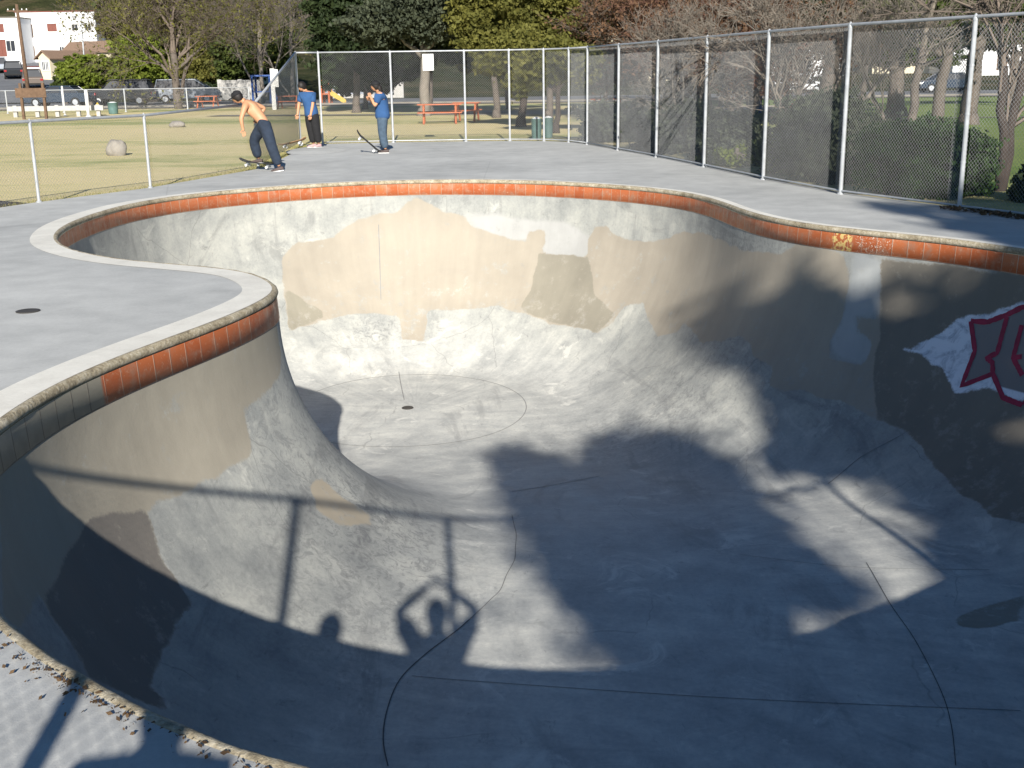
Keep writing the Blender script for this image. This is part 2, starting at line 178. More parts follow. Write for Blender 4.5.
# bowl
g=G('bowl_concrete'); uv=g.n('UVMap').outputs[0]
mp=g.n('Mapping'); g.set(mp,0,uv); g.set(mp,3,(3.,.35,1)); sv=mp.outputs[0]
n1=g.noise(.55,6,.62); n2=g.noise(2.6,7,.65); n3=g.noise(26,5,.65); n4=g.noise(150,2,.5); ns=g.noise(1.3,6,.6,sv)
f=g.ma('ADD',g.ma('MULTIPLY',n1,.30),g.ma('ADD',g.ma('MULTIPLY',n2,.30),g.ma('ADD',g.ma('MULTIPLY',ns,.18),g.ma('ADD',g.ma('MULTIPLY',n3,.14),g.ma('MULTIPLY',n4,.08)))))
c=g.ramp(f,[(.37,(.25,.26,.265)),(.49,(.40,.405,.395)),(.60,(.56,.555,.52))])
wc=g.n('MixRGB'); g.set(wc,0,.22); g.set(wc,1,g.co()); nn_=g.n('TexNoise'); g.set(nn_,'Vector',g.co()); g.set(nn_,'Scale',1.6); g.set(nn_,'Detail',4.); g.t.links.new(nn_.outputs['Color'],wc.inputs[2])
vo=g.n('TexVoronoi',feature='DISTANCE_TO_EDGE'); g.set(vo,'Vector',wc.outputs[0]); g.set(vo,'Scale',.62); ck=g.ma('MULTIPLY',g.ma('SUBTRACT',1.,g.step(vo.outputs[0],.0008,.0042)),g.step(g.noise(.7,3,.6),.47,.56)); c=g.mix(g.ma('MULTIPLY',ck,.32),c,(.12,.12,.12))
# swept trowel arcs, dark scuffs and pale repairs
wv=g.noise(.9,7,.7,g.co((1.,.28,1.)),1.4); c=g.mix(g.ma('MULTIPLY',g.step(wv,.53,.66),.45),c,(.19,.195,.20))
sc2=g.noise(7,8,.78,g.co((1,.6,1)),.8); c=g.mix(g.ma('MULTIPLY',g.step(sc2,.57,.70),.5),c,(.15,.15,.155))
pl=g.noise(1.7,6,.7,None,.9); c=g.mix(g.ma('MULTIPLY',g.step(pl,.57,.68),.55),c,(.66,.65,.61))
sk=g.noise(2.2,9,.85,g.co((6.,1.,3.)),0.); c=g.mix(g.ma('MULTIPLY',g.step(sk,.61,.66),.35),c,(.12,.12,.125))
sp=g.step(g.noise(60,3,.6),.66,.72); c=g.mix(g.ma('MULTIPLY',sp,.3),c,(.13,.13,.13))
# wall concrete darker than the floor, the fade widened to tame blown sunlit parts
sxv=g.n('SeparateXYZ'); g.set(sxv,0,uv); c=g.mix(g.ma('SUBTRACT',1.,g.step(sxv.outputs[1],1.7,3.7)),c,g.mix(1.,c,(.66,.665,.655),'MULTIPLY'))
c=g.mix(1.,c,(1.24,1.24,1.21),'MULTIPLY')
mp2=g.n('Mapping'); g.set(mp2,0,uv); g.set(mp2,3,(9.,.55,1)); dr=g.noise(1.,6,.65,mp2.outputs[0]); c=g.mix(g.ma('MULTIPLY',g.step(dr,.55,.72),g.ma('MULTIPLY',g.ma('SUBTRACT',1.,g.step(sxv.outputs[1],.5,1.8)),.45)),c,(.17,.17,.165))
# scuffed patch where boards hit the near transition
sf=g.attr('scuff'); c=g.mix(g.ma('MULTIPLY',sf,g.ma('MULTIPLY',g.step(g.noise(9,8,.8,g.co((1,1,1)),1.2),.47,.60),.7)),c,(.13,.135,.14))
we=g.ma('MULTIPLY',g.ma('SUBTRACT',g.noise(3.,3,.5),.5),.16); we2=g.ma('MULTIPLY',g.ma('SUBTRACT',g.noise(40,3,.6),.5),.045)
def pm(a,soft=.018): return g.step(g.ma('ADD',g.attr(a),g.ma('ADD',we,we2)),-soft,soft)
pv=g.ramp(g.ma('ADD',g.ma('MULTIPLY',g.noise(1.6,5,.6,sv),.35),g.ma('MULTIPLY',g.noise(1.3,7,.65),.65)),[(.35,.86),(.65,1.08)])
def tan(col): return g.mix(1.,col,pv,'MULTIPLY')
worn=g.ma('SUBTRACT',1.,g.ma('MULTIPLY',g.step(g.ma('ADD',g.noise(5,8,.75),g.ma('MULTIPLY',g.step(sxv.outputs[1],.9,2.2),.07)),.56,.70),.55))
for a,col in (('wash_a',(.40,.415,.41)),('wash_b',(.40,.40,.385)),('tan_back',(.355,.318,.258)),('tan_b1',(.265,.245,.195)),('tan_b2',(.275,.255,.20)),('tan_b3',(.215,.195,.16)),('tan_near',(.33,.30,.24)),('tan_dk',(.18,.165,.145)),('tan_sq',(.37,.325,.25)),('tan_r2',(.30,.285,.24))):  # tan_b3: darker tan, with some of the right wall's shade mixed in
    c=g.mix(g.ma('MULTIPLY',pm(a,.05 if 'wash' in a else .018),worn),c,tan(col))
gs=g.ramp(g.noise(1.1,7,.7,g.co((1,4,5)),1.2),[(.36,(.42,.46,.52)),(.54,(.80,.83,.88))])
c=g.mix(pm('gr_white'),c,gs); c=g.mix(g.step(g.attr('gr_fill'),-.01,.01),c,(.235,.215,.205))
g.bump(g.ma('ADD',g.ma('ADD',n3,g.ma('MULTIPLY',n4,.5)),g.ma('MULTIPLY',n2,2.)),.22,.006)
g.done(c,g.ramp(n2,[(.3,.62),(.7,.85)]),0,.4); MT['bowl']=g.m
MT['joint']=simple('dark_joint_filler',(.13,.13,.13),.9)
MT['joint2']=simple('grey_joint_filler',(.27,.27,.265),.9)
MT['red']=simple('crimson_spray_paint',(.40,.022,.07),.6,0,.2,12)
MT['iron']=simple('rusty_iron',(.06,.055,.05),.7)
MT['galv']=simple('galvanised_steel',(.48,.50,.52),.5,.3,.12,8)
MT['wire']=simple('galvanised_wire',(.30,.31,.32),.6,.1,.1,3)
MT['white']=simple('white_paint',(.78,.78,.76),.6)
MT['stucco']=simple('white_stucco',(.80,.80,.80),.9,0,.04,1.5)
MT['plaster']=simple('grey_plaster',(.48,.47,.45),.9)
MT['cream']=simple('cream_stucco',(.70,.62,.45),.9,0,.05)
MT['brownroof']=simple('brown_shingle',(.27,.18,.125),.9,0,.15,9)
MT['redroof']=simple('maroon_roof',(.14,.055,.05),.85)
MT['redtrim']=simple('red_trim',(.22,.08,.06),.8)
MT['glass']=simple('dark_glass',(.03,.035,.045),.4,0,.1,2,.25)
MT['asphalt']=concrete('asphalt',(.045,.047,.05),(.085,.085,.088),1.)[0].m
MT['road']=concrete('sunbleached_asphalt',(.13,.135,.145),(.20,.205,.215),1.)[0].m
MT['sidewalk']=concrete('sidewalk_concrete',(.17,.155,.13),(.25,.23,.20),1.)[0].m
MT['dirt']=simple('dark_dirt',(.105,.095,.085),.95,0,.2,4)
MT['sand']=simple('play_sand',(.50,.44,.34),.95,0,.1,4)
MT['wood']=simple('weathered_wood',(.17,.105,.065),.85,0,.2,7)
MT['orange']=simple('orange_paint',(.52,.15,.06),.6)
MT['bluep']=simple('blue_paint',(.04,.10,.32),.5)
MT['yellow']=simple('yellow_paint',(.62,.42,.08),.5)
MT['teal']=simple('teal_plastic',(.11,.20,.19),.6)
MT['rock']=simple('granite',(.34,.31,.27),.9,0,.18,5)
MT['bark']=simple('grey_brown_bark',(.15,.125,.105),.95,0,.22,7)
MT['barkdk']=simple('dark_bark',(.065,.05,.042),.95,0,.2,7)
MT['barkpale']=simple('pale_bark',(.25,.22,.185),.9,0,.18,5)
MT['twig']=simple('dry_twigs',(.20,.16,.13),.95,0,.2,2)
MT['twigred']=simple('reddish_dry_twigs',(.24,.125,.09),.95,0,.2,2)
MT['twigpale']=simple('pale_grey_twigs',(.25,.215,.175),.95,0,.2,2)
MT['carsilver']=simple('silver_car_paint',(.30,.33,.37),.35,0,.03)
MT['carblack']=simple('black_car_paint',(.02,.022,.026),.25,0,.03)
MT['carblue']=simple('dark_blue_car_paint',(.03,.045,.07),.25,0,.03)
MT['cartan']=simple('bronze_car_paint',(.16,.13,.11),.35,.3,.03)
MT['carwhite']=simple('white_car_paint',(.72,.72,.72),.3,0,.03)
MT['tyre']=simple('tyre_rubber',(.02,.02,.02),.9)
MT['taill']=simple('red_lamp_lens',(.35,.02,.02),.3)
MT['skin']=simple('skin_tone',(.56,.29,.16),.55,0,.06,9)
MT['skin2']=simple('tan_skin',(.52,.26,.15),.55,0,.06,9)
MT['hair']=simple('black_hair',(.018,.014,.012),.6,0,.2,30)
MT['shirt']=simple('blue_cotton',(.033,.095,.235),.9,0,.12,8)
MT['jeans']=simple('dark_denim',(.028,.042,.070),.9,0,.2,12)
MT['jeans2']=simple('washed_denim',(.075,.115,.165),.9,0,.2,12)
MT['blackc']=simple('black_cotton',(.018,.018,.02),.9,0,.2,12)
MT['grip']=simple('black_griptape',(.025,.025,.025),.95)
MT['maple']=simple('maple_ply',(.35,.20,.10),.6)
MT['shoe']=simple('dark_suede',(.10,.075,.07),.8)
MT['shoepink']=simple('pink_white_canvas',(.62,.40,.40),.7)
MT['eye']=simple('dark_eye',(.02,.015,.01),.3)
MT['lips']=simple('lips',(.36,.13,.10),.6)
MT['bluesign']=simple('pale_sign_face',(.66,.72,.74),.5)
MT['textgrey']=simple('grey_lettering',(.30,.36,.40),.6)
MT['lf_green']=foliage('mid_green_leaves',(.030,.048,.012),(.105,.135,.032))
MT['lf_lime']=foliage('lime_green_leaves',(.07,.10,.012),(.20,.24,.035))
MT['lf_dark']=foliage('dark_evergreen_leaves',(.010,.020,.008),(.040,.058,.020),.15)
MT['lf_gloss_shade']=foliage('shade_toned_glossy_leaves',(.010,.026,.007),(.042,.082,.020),.12)  # leaf colour darkened to stand for the shade over this shrub
MT['lf_olive']=foliage('olive_leaves',(.055,.062,.014),(.20,.19,.045))
MT['lf_brown']=foliage('dry_brown_leaves',(.09,.05,.03),(.20,.115,.065))
MT['lf_rust']=foliage('rusty_leaves',(.13,.055,.02),(.32,.14,.05))
MT['lf_grey']=foliage('grey_green_leaves',(.035,.045,.030),(.10,.115,.07))
MT['leafdry']=foliage('fallen_dry_leaves',(.045,.027,.015),(.22,.14,.075))
g=G('lawn'); n1=g.noise(.13,4,.55,g.co((.25,1.,1.))); n2=g.noise(1.1,6,.65,g.co((.5,1.2,1))); n3=g.noise(14,5,.7)
pos=g.n('SeparateXYZ'); g.set(pos,0,g.co())
gx=g.ma('MULTIPLY',g.step(pos.outputs[0],4.,12.),.22)
f=g.ma('ADD',g.ma('ADD',g.ma('MULTIPLY',n1,.55),g.ma('MULTIPLY',n2,.30)),g.ma('ADD',g.ma('MULTIPLY',n3,.15),gx))
c=g.ramp(f,[(.40,(.68,.57,.33)),(.51,(.62,.54,.29)),(.57,(.40,.40,.18)),(.66,(.20,.25,.09)),(.84,(.11,.19,.045))])
c=g.mix(g.ma('MULTIPLY',g.step(g.noise(9,6,.8),.56,.7),.35),c,(.13,.12,.05))
g.bump(n3,.7,.03); MT['lawn']=g.done(c,.95,0,.1)
g=G('hillside_scrub'); c=g.ramp(g.noise(.12,8,.75),[(.36,(.02,.028,.010)),(.5,(.05,.055,.022)),(.66,(.13,.10,.06))]); g.bump(g.noise(.6,6,.7),1.,1.); MT['hill']=g.done(c,.95,0,.1)
g=G('grass_blades'); r=g.n('NewGeometry').outputs['Random Per Island']; c=g.mix(r,(.36,.30,.14),(.16,.19,.06)); MT['blade']=g.done(c,.9,0,.1)
# ------------------------------------------------------------------ mesh helpers
def link(name,me,mt=None,parent=None):
    o=bpy.data.objects.new(name,me); COL.objects.link(o)
    if mt is not None:
        for q in (mt if isinstance(mt,(list,tuple)) else [mt]): me.materials.append(MT[q])
    if parent is not None: o.parent=parent
    return o
def tag(o,label=None,cat=None,group=None,kind=None):
    if label: o['label']=label
    if cat: o['category']=cat
    if group: o['group']=group
    if kind: o['kind']=kind
    return o
def empty(name,loc,label,cat,rz=0,group=None):
    o=bpy.data.objects.new(name,None); o.empty_display_size=.2; COL.objects.link(o); o.location=loc; o.rotation_euler=(0,0,rz)
    return tag(o,label,cat,group)
def copy_tree(o,parent=None):
    c=o.copy(); COL.objects.link(c); c.parent=parent
    for ch in list(o.children): copy_tree(ch,c)
    return c
class M:
    def __init__(s): s.v=[]; s.f=[]
    def add(s,V,F):
        b=len(s.v); s.v+= [tuple(p) for p in V]; s.f+=[tuple(i+b for i in f) for f in F]; return s
    def box(s,x0,x1,y0,y1,z0,z1,mat=None):
        V=[(x,y,z) for x in (x0,x1) for y in (y0,y1) for z in (z0,z1)]
        if mat is not None: V=[mat@Vector(p) for p in V]
        return s.add(V,[(0,1,3,2),(4,6,7,5),(0,4,5,1),(2,3,7,6),(0,2,6,4),(1,5,7,3)])
    def tube(s,P,R,n=8,caps=True):
        P=[Vector(p) for p in P]
        if not isinstance(R,(list,tuple)): R=[R]*len(P)
        V=[];F=[];pa=None
        for i,p in enumerate(P):
            t=(P[min(i+1,len(P)-1)]-P[max(i-1,0)]).normalized()
            if pa is None: a=t.orthogonal().normalized()
            else:
                a=pa-t*pa.dot(t); a=a.normalized() if a.length>1e-6 else t.orthogonal().normalized()
            pa=a; b=t.cross(a)
            for k in range(n):
                an=2*math.pi*k/n; V.append(p+(a*math.cos(an)+b*math.sin(an))*R[i])
        for i in range(len(P)-1):
            for k in range(n):
                k2=(k+1)%n; F.append((i*n+k,i*n+k2,(i+1)*n+k2,(i+1)*n+k))
        if caps: F.append(tuple(range(n-1,-1,-1))); F.append(tuple((len(P)-1)*n+k for k in range(n)))
        return s.add(V,F)
    def prism(s,poly,y0,y1):   # poly in (x,z), extruded along y
        n=len(poly); V=[(x,y0,z) for x,z in poly]+[(x,y1,z) for x,z in poly]
        F=[tuple(range(n)),tuple(range(2*n-1,n-1,-1))]+[((i+1)%n,i,n+i,n+(i+1)%n) for i in range(n)]
        return s.add(V,F)
    def lathe(s,prof,n=16,c=(0,0,0)):
        V=[];F=[]
        for r,z in prof:
            for k in range(n): a=2*math.pi*k/n; V.append((c[0]+r*math.cos(a),c[1]+r*math.sin(a),c[2]+z))
        for i in range(len(prof)-1):
            for k in range(n): k2=(k+1)%n; F.append((i*n+k,i*n+k2,(i+1)*n+k2,(i+1)*n+k))
        F.append(tuple(range(n-1,-1,-1))); F.append(tuple((len(prof)-1)*n+k for k in range(n)))
        return s.add(V,F)
    def build(s,name,mt,parent=None,smooth=False,bevel=0):
        me=bpy.data.meshes.new(name); me.from_pydata([tuple(p) for p in s.v],[],s.f)
        if bevel or not smooth:
            bm=bmesh.new(); bm.from_mesh(me); bmesh.ops.recalc_face_normals(bm,faces=bm.faces)
            if bevel: bmesh.ops.bevel(bm,geom=bm.edges[:],offset=bevel,segments=2,affect='EDGES',profile=.6,clamp_overlap=True)
            bm.to_mesh(me); bm.free()
        if smooth: me.polygons.foreach_set('use_smooth',[True]*len(me.polygons))
        return link(name,me,mt,parent)
def npmesh(name,V,F,mt,parent=None,smooth=False):
    V=np.asarray(V,np.float32); F=np.asarray(F,np.int32); k=F.shape[1]
    me=bpy.data.meshes.new(name); me.vertices.add(len(V)); me.vertices.foreach_set('co',V.ravel())
    me.loops.add(F.size); me.loops.foreach_set('vertex_index',F.ravel())
    me.polygons.add(len(F)); me.polygons.foreach_set('loop_start',np.arange(0,F.size,k,dtype=np.int32))
    me.polygons.foreach_set('loop_total',np.full(len(F),k,np.int32))
    if smooth: me.polygons.foreach_set('use_smooth',np.ones(len(F),bool))
    me.update(calc_edges=True); me.validate()
    return link(name,me,mt,parent)
# ------------------------------------------------------------------ bowl geometry
def rim_at(u,arr): 
    q=(np.asarray(u)/DU)%NR; i=np.floor(q).astype(int); t=(q-i)[...,None]
    return arr[i%NR]*(1-t)+arr[(i+1)%NR]*t
def wall_pos(u,v,off=0.):
    u=np.asarray(u,float); v=np.asarray(v,float); C=rim_at(u,RC); N=rim_at(u,NI); N/=np.linalg.norm(N,axis=-1)[...,None]
    D=depth(C[...,0],C[...,1]); R=rad(D); L=(R+D-LIP)/2; th=v/L
    for _ in range(2):
        thc=np.clip(th,0,np.pi/2); s=R*(1-np.cos(thc))+np.maximum(0,v-np.pi/2*L); P=C+N*s[...,None]; D=depth(P[...,0],P[...,1]); R=rad(D); L=(R+D-LIP)/2; th=v/L
    z=-LIP-(D-LIP)*np.sin(thc); z=np.where(v<0,-LIP-v,z)
    nx=(D-LIP)*np.cos(thc); nz=R*np.sin(thc); l=np.hypot(nx,nz); P=P+N*(nx/l*off)[...,None]; z=z+nz/l*off
    return np.concatenate([P,z[...,None]],-1)
bowl=empty('skate_bowl',(0,0,0),'drained kidney shaped concrete skate bowl with a band of orange tiles under its lip','skate bowl')
pts=[RC]
K=38
for k in range(1,K+1):
    th=math.pi/2*k/K; st=1 if k<28 else 2
    D=depth(RC[:,0],RC[:,1]); R=rad(D); s=R*(1-math.cos(th)); P=(RC+NI*s[:,None])[::st]; ss=s[::st]
    ok=inside(P[:,0],P[:,1]); P=P[ok]; ss=ss[ok]; d,_=near_uv(P); ok=d>ss-.003; pts.append(P[ok])
gx,gy=np.meshgrid(np.arange(-6,6.3,.11),np.arange(2.3,21,.11)); P=np.c_[gx.ravel(),gy.ravel()]+rg.uniform(-.01,.01,(gx.size,2)); P=P[inside(P[:,0],P[:,1])]
d,_=near_uv(P); ok=d>rad(depth(P[:,0],P[:,1]))+.05; pts.append(P[ok])
n0=len(RC); allp=np.vstack(pts)
r=delaunay_2d_cdt([Vector(p) for p in allp.tolist()],[],[list(range(n0))],1,1e-6)
V2=np.array([tuple(p) for p in r[0]]); F=np.array([f for f in r[2] if len(f)==3])
z,u,v=surf(V2)
z=z+0.0
Vb=np.c_[V2,z]
me_o=npmesh('bowl_shell',Vb,F,'bowl',bowl,True); me=me_o.data
a=V2[F[:,1]]-V2[F[:,0]]; b=V2[F[:,2]]-V2[F[:,0]]
if (a[:,0]*b[:,1]-a[:,1]*b[:,0]).sum()<0: me.flip_normals()
uvl=me.uv_layers.new(name='UVMap'); li=np.empty(len(me.loops),np.int32); me.loops.foreach_get('vertex_index',li)
fu=u[li].reshape(-1,3); wrap=(fu.max(1)-fu.min(1))>RL/2; fu[wrap]=np.where(fu[wrap]<RL/2,fu[wrap]+RL,fu[wrap])
uvl.data.foreach_set('uv',np.c_[fu.ravel(),v[li]].astype(np.float32).ravel())
def sdf(poly,u,v):
    P=np.array(poly); out=np.full(len(u),-1.,np.float32)
    m=(u>P[:,0].min()-.6)&(u<P[:,0].max()+.6)&(v<P[:,1].max()+.6)
    q=np.c_[u[m],v[m]]; A=P; B=np.roll(P,-1,0); d=np.full(len(q),1e9); ins=np.zeros(len(q),bool)
    for (x1,y1),(x2,y2) in zip(A,B):
        e=np.array([x2-x1,y2-y1]); L=max(e@e,1e-12); t=np.clip(((q-[x1,y1])@e)/L,0,1); d=np.minimum(d,np.linalg.norm(q-([x1,y1]+t[:,None]*e),axis=1))
        if y1!=y2: ins^=((y1>q[:,1])!=(y2>q[:,1]))&(q[:,0]<(x2-x1)*(q[:,1]-y1)/(y2-y1)+x1)
    out[m]=np.where(ins,d,-d); return out
for k,poly in DATA['polys'].items():
    if k=='tan_near': poly=[(8.0,-.4)]+poly[:50]+[(3.3,-.4)]
    # the painted areas run on round the right hand wall
    ext={'tan_back':(35.19,[(39.2,-.3),(39.6,2.3)]),'tan_b3':(35.19,[(39.2,-.3),(39.6,2.3)]),'gr_white':(35.25,[(36.95,.12),(37.15,1.28)]),'gr_fill':(35.25,[(36.6,.30),(36.45,.7),(36.8,1.15)])}.get(k)
    if ext:
        new=[];done=False
        for p in poly:
            if p[0]>ext[0] and (k[0]=='g' or .15<p[1]<2.42 and p[0]>35.19+(p[1]-.2)*.45-.2):
                if not done: new+=ext[1]; done=True
            else: new.append(p)
        poly=new
    vals=sdf(poly,u,v)
    at=me.attributes.new(k,'FLOAT','POINT'); at.data.foreach_set('value',vals)
sc=np.exp(-(((V2[:,0]+1.3)/.9)**2+((V2[:,1]-9.2)/1.7)**2))+.8*np.exp(-(((u-21.6)/.9)**2+((v-2.5)/.35)**2))+.7*np.exp(-(((u-30.5)/1.5)**2+((v-.5)/.4)**2))+.6*np.exp(-(((V2[:,0]-2.2)/1.8)**2+((V2[:,1]-15.)/1.6)**2))
at=me.attributes.new('scuff','FLOAT','POINT'); at.data.foreach_set('value',np.clip(sc,0,1).astype(np.float32))
# sweep of a profile along the rim: list of (inward offset, z)
def sweep(name,prof,mt,parent,u0=None,closed=True,smooth=True,uvv=None,sub=1,wob=0):
    R0=RC[::sub]; N0=NI[::sub]; n=len(R0); m=len(prof); V=[]
    for j,(o,zz) in enumerate(prof):
        if wob:
            w_=np.array([mnoise.noise(Vector((x*5,y*5,j*.7)))*wob+mnoise.noise(Vector((x*17,y*17,j*.9)))*wob*.5 for x,y in R0])
        else: w_=0
        V.append(np.c_[R0+N0*(o+w_ if wob else np.full(n,o))[:,None],np.full(n,zz)+ (w_ if wob else 0)])
    V=np.stack(V,1).reshape(-1,3); F=[]; mm=m if closed else m-1
    for i in range(n):
        i2=(i+1)%n
        for j in range(mm): j2=(j+1)%m; F.append((i*m+j,i2*m+j,i2*m+j2,i*m+j2))
    ob=npmesh(name,V,F,mt,parent,smooth); me=ob.data
    bm=bmesh.new(); bm.from_mesh(me); bmesh.ops.recalc_face_normals(bm,faces=bm.faces); bm.to_mesh(me); bm.free()
    return ob
cop=[(.036*math.cos(a)-.030, -.030+.037*math.sin(a)) for a in [math.radians(t) for t in range(-90,181,30)]]+[(-.068,-.067)]
sweep('coping',cop,'coping',bowl,wob=.004)
# tiled band
zt=[-.064,-LIP-.004]; n=NR; V=np.concatenate([np.c_[RC-NI*.008,np.full(n,zt[0])],np.c_[RC+NI*.004,np.full(n,zt[1])],np.c_[RC-NI*.02,np.full(n,zt[1])]]); F=[];UVs=[]
for i in range(n):
    i2=(i+1)%n; F.append((i,i2,n+i2,n+i)); UVs+=[(i*DU,.174),((i+1)*DU,.174),((i+1)*DU,0),(i*DU,0)]
    F.append((n+i,n+i2,2*n+i2,2*n+i)); UVs+=[(i*DU,0),((i+1)*DU,0),((i+1)*DU,0),(i*DU,0)]
tb=npmesh('tile_band',V,F,'tile',bowl); ul=tb.data.uv_layers.new(name='UVMap'); ul.data.foreach_set('uv',np.array(UVs,np.float32).ravel())
# lines lying on the surface
def ribbon_xy(name,P,wd,mt,parent,off=.004):
    P=np.array(P,float); P=catmull_open(P); t=np.gradient(P,axis=0); t/=np.linalg.norm(t,axis=1)[:,None]+1e-9; nn=np.c_[-t[:,1],t[:,0]]
    A=P+nn*wd/2; B=P-nn*wd/2; za=surf(A)[0]; zb=surf(B)[0]
    V=np.r_[np.c_[A,za+off],np.c_[B,zb+off]]; n=len(P); F=[(i,i+1,n+i+1,n+i) for i in range(n-1)]
    return npmesh(name,V,F,mt,parent)
def catmull_open(P,n=6):
    out=[];N=len(P)
    for i in range(N-1):
        p0,p1,p2,p3=P[max(i-1,0)],P[i],P[i+1],P[min(i+2,N-1)]
        for k in range(n):
            t=k/n; out.append(.5*((2*p1)+(-p0+p2)*t+(2*p0-5*p1+4*p2-p3)*t*t+(-p0+3*p1-3*p2+p3)*t**3))
    out.append(P[-1]); return np.array(out)
def ribbon_uv(name,P,wd,mt,parent,off=.004,n=5,jit=0.):
    P=np.array(P,float); Q=[]
    for i in range(len(P)-1):
        for k in range(n): Q.append(P[i]+(P[i+1]-P[i])*k/n)
    Q.append(P[-1]); Q=np.array(Q)
    t=np.gradient(Q,axis=0); t/=np.linalg.norm(t,axis=1)[:,None]+1e-9; nn=np.c_[-t[:,1],t[:,0]]; w_=wd/2*(1+jit*rg.uniform(-1,1,len(Q)))[:,None]
    A=Q+nn*w_; B=Q-nn*w_; V=np.r_[wall_pos(A[:,0],A[:,1],off),wall_pos(B[:,0],B[:,1],off)]; n=len(Q)
    return V,[(i,i+1,n+i+1,n+i) for i in range(n-1)]
LN=DATA['lines']
LN['gr1']=LN['gr1']+[(35.9,.20),(36.6,.30),(36.45,.7),(36.8,1.15),(36.2,1.20),(35.64,1.245)]
LN['gr6']=[(35.95,.25),(35.85,.6),(36.1,.75),(35.95,1.1)]
ribbon_xy('expansion_joint',LN['j_near'][:12:2]+[LN['j_near'][11]],.009,'joint',bowl)
ribbon_xy('expansion_joint',LN['j_near'][11:],.008,'joint2',bowl)
ribbon_xy('expansion_joint',LN['j_right'][::3]+[LN['j_right'][-1]],.006,'joint',bowl)
ribbon_xy('expansion_joint',[LN['j_cross'][0],LN['j_cross'][18],LN['j_cross'][-1]],.005,'joint',bowl)
ribbon_xy('expansion_joint',[LN['j_mid'][0],LN['j_mid'][3],LN['j_mid'][-1]],.012,'joint2',bowl)
ribbon_xy('expansion_joint',[LN['j_r'][0],LN['j_r'][3],LN['j_r'][-1]],.012,'joint2',bowl)
ribbon_xy('expansion_joint',[LN['j_r2'][0],LN['j_r2'][7],LN['j_r2'][-1]],.006,'joint2',bowl)
ribbon_xy('expansion_joint',LN['seam_deep'],.014,'joint2',bowl)
ribbon_xy('expansion_joint',[(-1.57+1.78*math.cos(a),16.56+1.95*math.sin(a)) for a in np.linspace(-2.9,2.6,30)],.012,'joint2',bowl)
V,F=ribbon_uv('s',LN['seam_back'][2:],.014,'joint2',bowl); npmesh('expansion_joint',V,F,'joint2',bowl)
GV=[];GF=[]
for k,o in (('gr1',.004),('gr2',.0046),('gr3',.0052),('gr4',.0058),('gr5',.0064),('gr6',.0070)):
    V,F=ribbon_uv(k,LN[k],.055,'red',bowl,o,5,.15); b=len(GV); GV+=V.tolist(); GF+=[tuple(i+b for i in f) for f in F]
gr=npmesh('graffiti',GV,GF,'red',bowl); gr['label']='crimson spray paint outline of angular graffiti letters'
m=M(); m.lathe([(.0,.0),(.085,.0),(.09,.004),(.085,.012),(.03,.014),(.0,.014)],20,(-1.57,16.56,-3.0)); m.build('drain',"iron",bowl)
# ------------------------------------------------------------------ deck, ground
RF=[(8.3,2.),(9.2,5.),(9.1,7.6),(8.5,9.9),(7.7,12.0),(6.85,13.5),(5.96,15.30),(4.99,17.46),(4.37,20.0),(3.82,22.85),(3.24,25.7),(2.63,28.2),(2.05,30.6),(1.63,31.75),(.98,32.45),(.04,32.74),(-1.19,32.82),(-3.22,32.82),(-5.15,32.55)]
LF=[(-9.6,9.2),(-9.1,12.2),(-8.35,15.2),(-7.28,17.95),(-6.2,20.10),(-5.17,24.1)]
OUT=[(9.8,-3.5)]+[(x+.12,y+.1) for x,y in RF]+[(-5.6,32.5),(-5.2,31.0),(-5.35,29.6),(-5.25,27.5),(-5.12,25),(-5.15,24.0)]+[(x-.06,y-.06) for x,y in LF[::-1][1:]]+[(-9.9,-3.5)]
def cdt(outer,hole,z,name,mt,kind='structure',step=.8,parent=None):
    o=np.array(outer); pts=[tuple(p) for p in o]; no=len(pts); faces=[list(range(no))]; E=[]
    if hole is not None:
        h=[tuple(p) for p in hole]; nh=len(h); pts+=h; E=[(no+i,no+(i+1)%nh) for i in range(nh)]
    rr=delaunay_2d_cdt([Vector(p) for p in pts],E,faces,1,1e-6)
    V=np.array([tuple(p) for p in rr[0]]); F=np.array([f for f in rr[2]]); cc=V[F].mean(1)
    if hole is not None:
        keep=~inside2(hole,cc); F=F[keep]
    a=V[F[:,1]]-V[F[:,0]]; b=V[F[:,2]]-V[F[:,0]]; fl=(a[:,0]*b[:,1]-a[:,1]*b[:,0])<0; F[fl]=F[fl][:,::-1]
    ob=npmesh(name,np.c_[V,np.full(len(V),z)],F,mt,parent)
    if kind: ob['kind']=kind
    return ob
def inside2(poly,P):
    x1,y1=poly[:,0],poly[:,1]; x2,y2=np.roll(x1,-1),np.roll(y1,-1); r=np.zeros(len(P),bool)
    for a,b,c_,d in zip(x1,y1,x2,y2):
        if b!=d: r^=((b>P[:,1])!=(d>P[:,1]))&(P[:,0]<(c_-a)*(P[:,1]-b)/(d-b)+a)
    return r
cdt(OUT,RC[::2]-NI[::2]*.05,0.,'concrete_deck','deck')
m=M(); n=len(OUT)
V=[(x,y,.0) for x,y in OUT]+[(x,y,-.3) for x,y in OUT]; m.add(V,[(i,(i+1)%n,n+(i+1)%n,n+i) for i in range(n)]); e=m.build('deck_edge','deck'); e['kind']='structure'
hs=RC[::3]; hn=NI[::3]
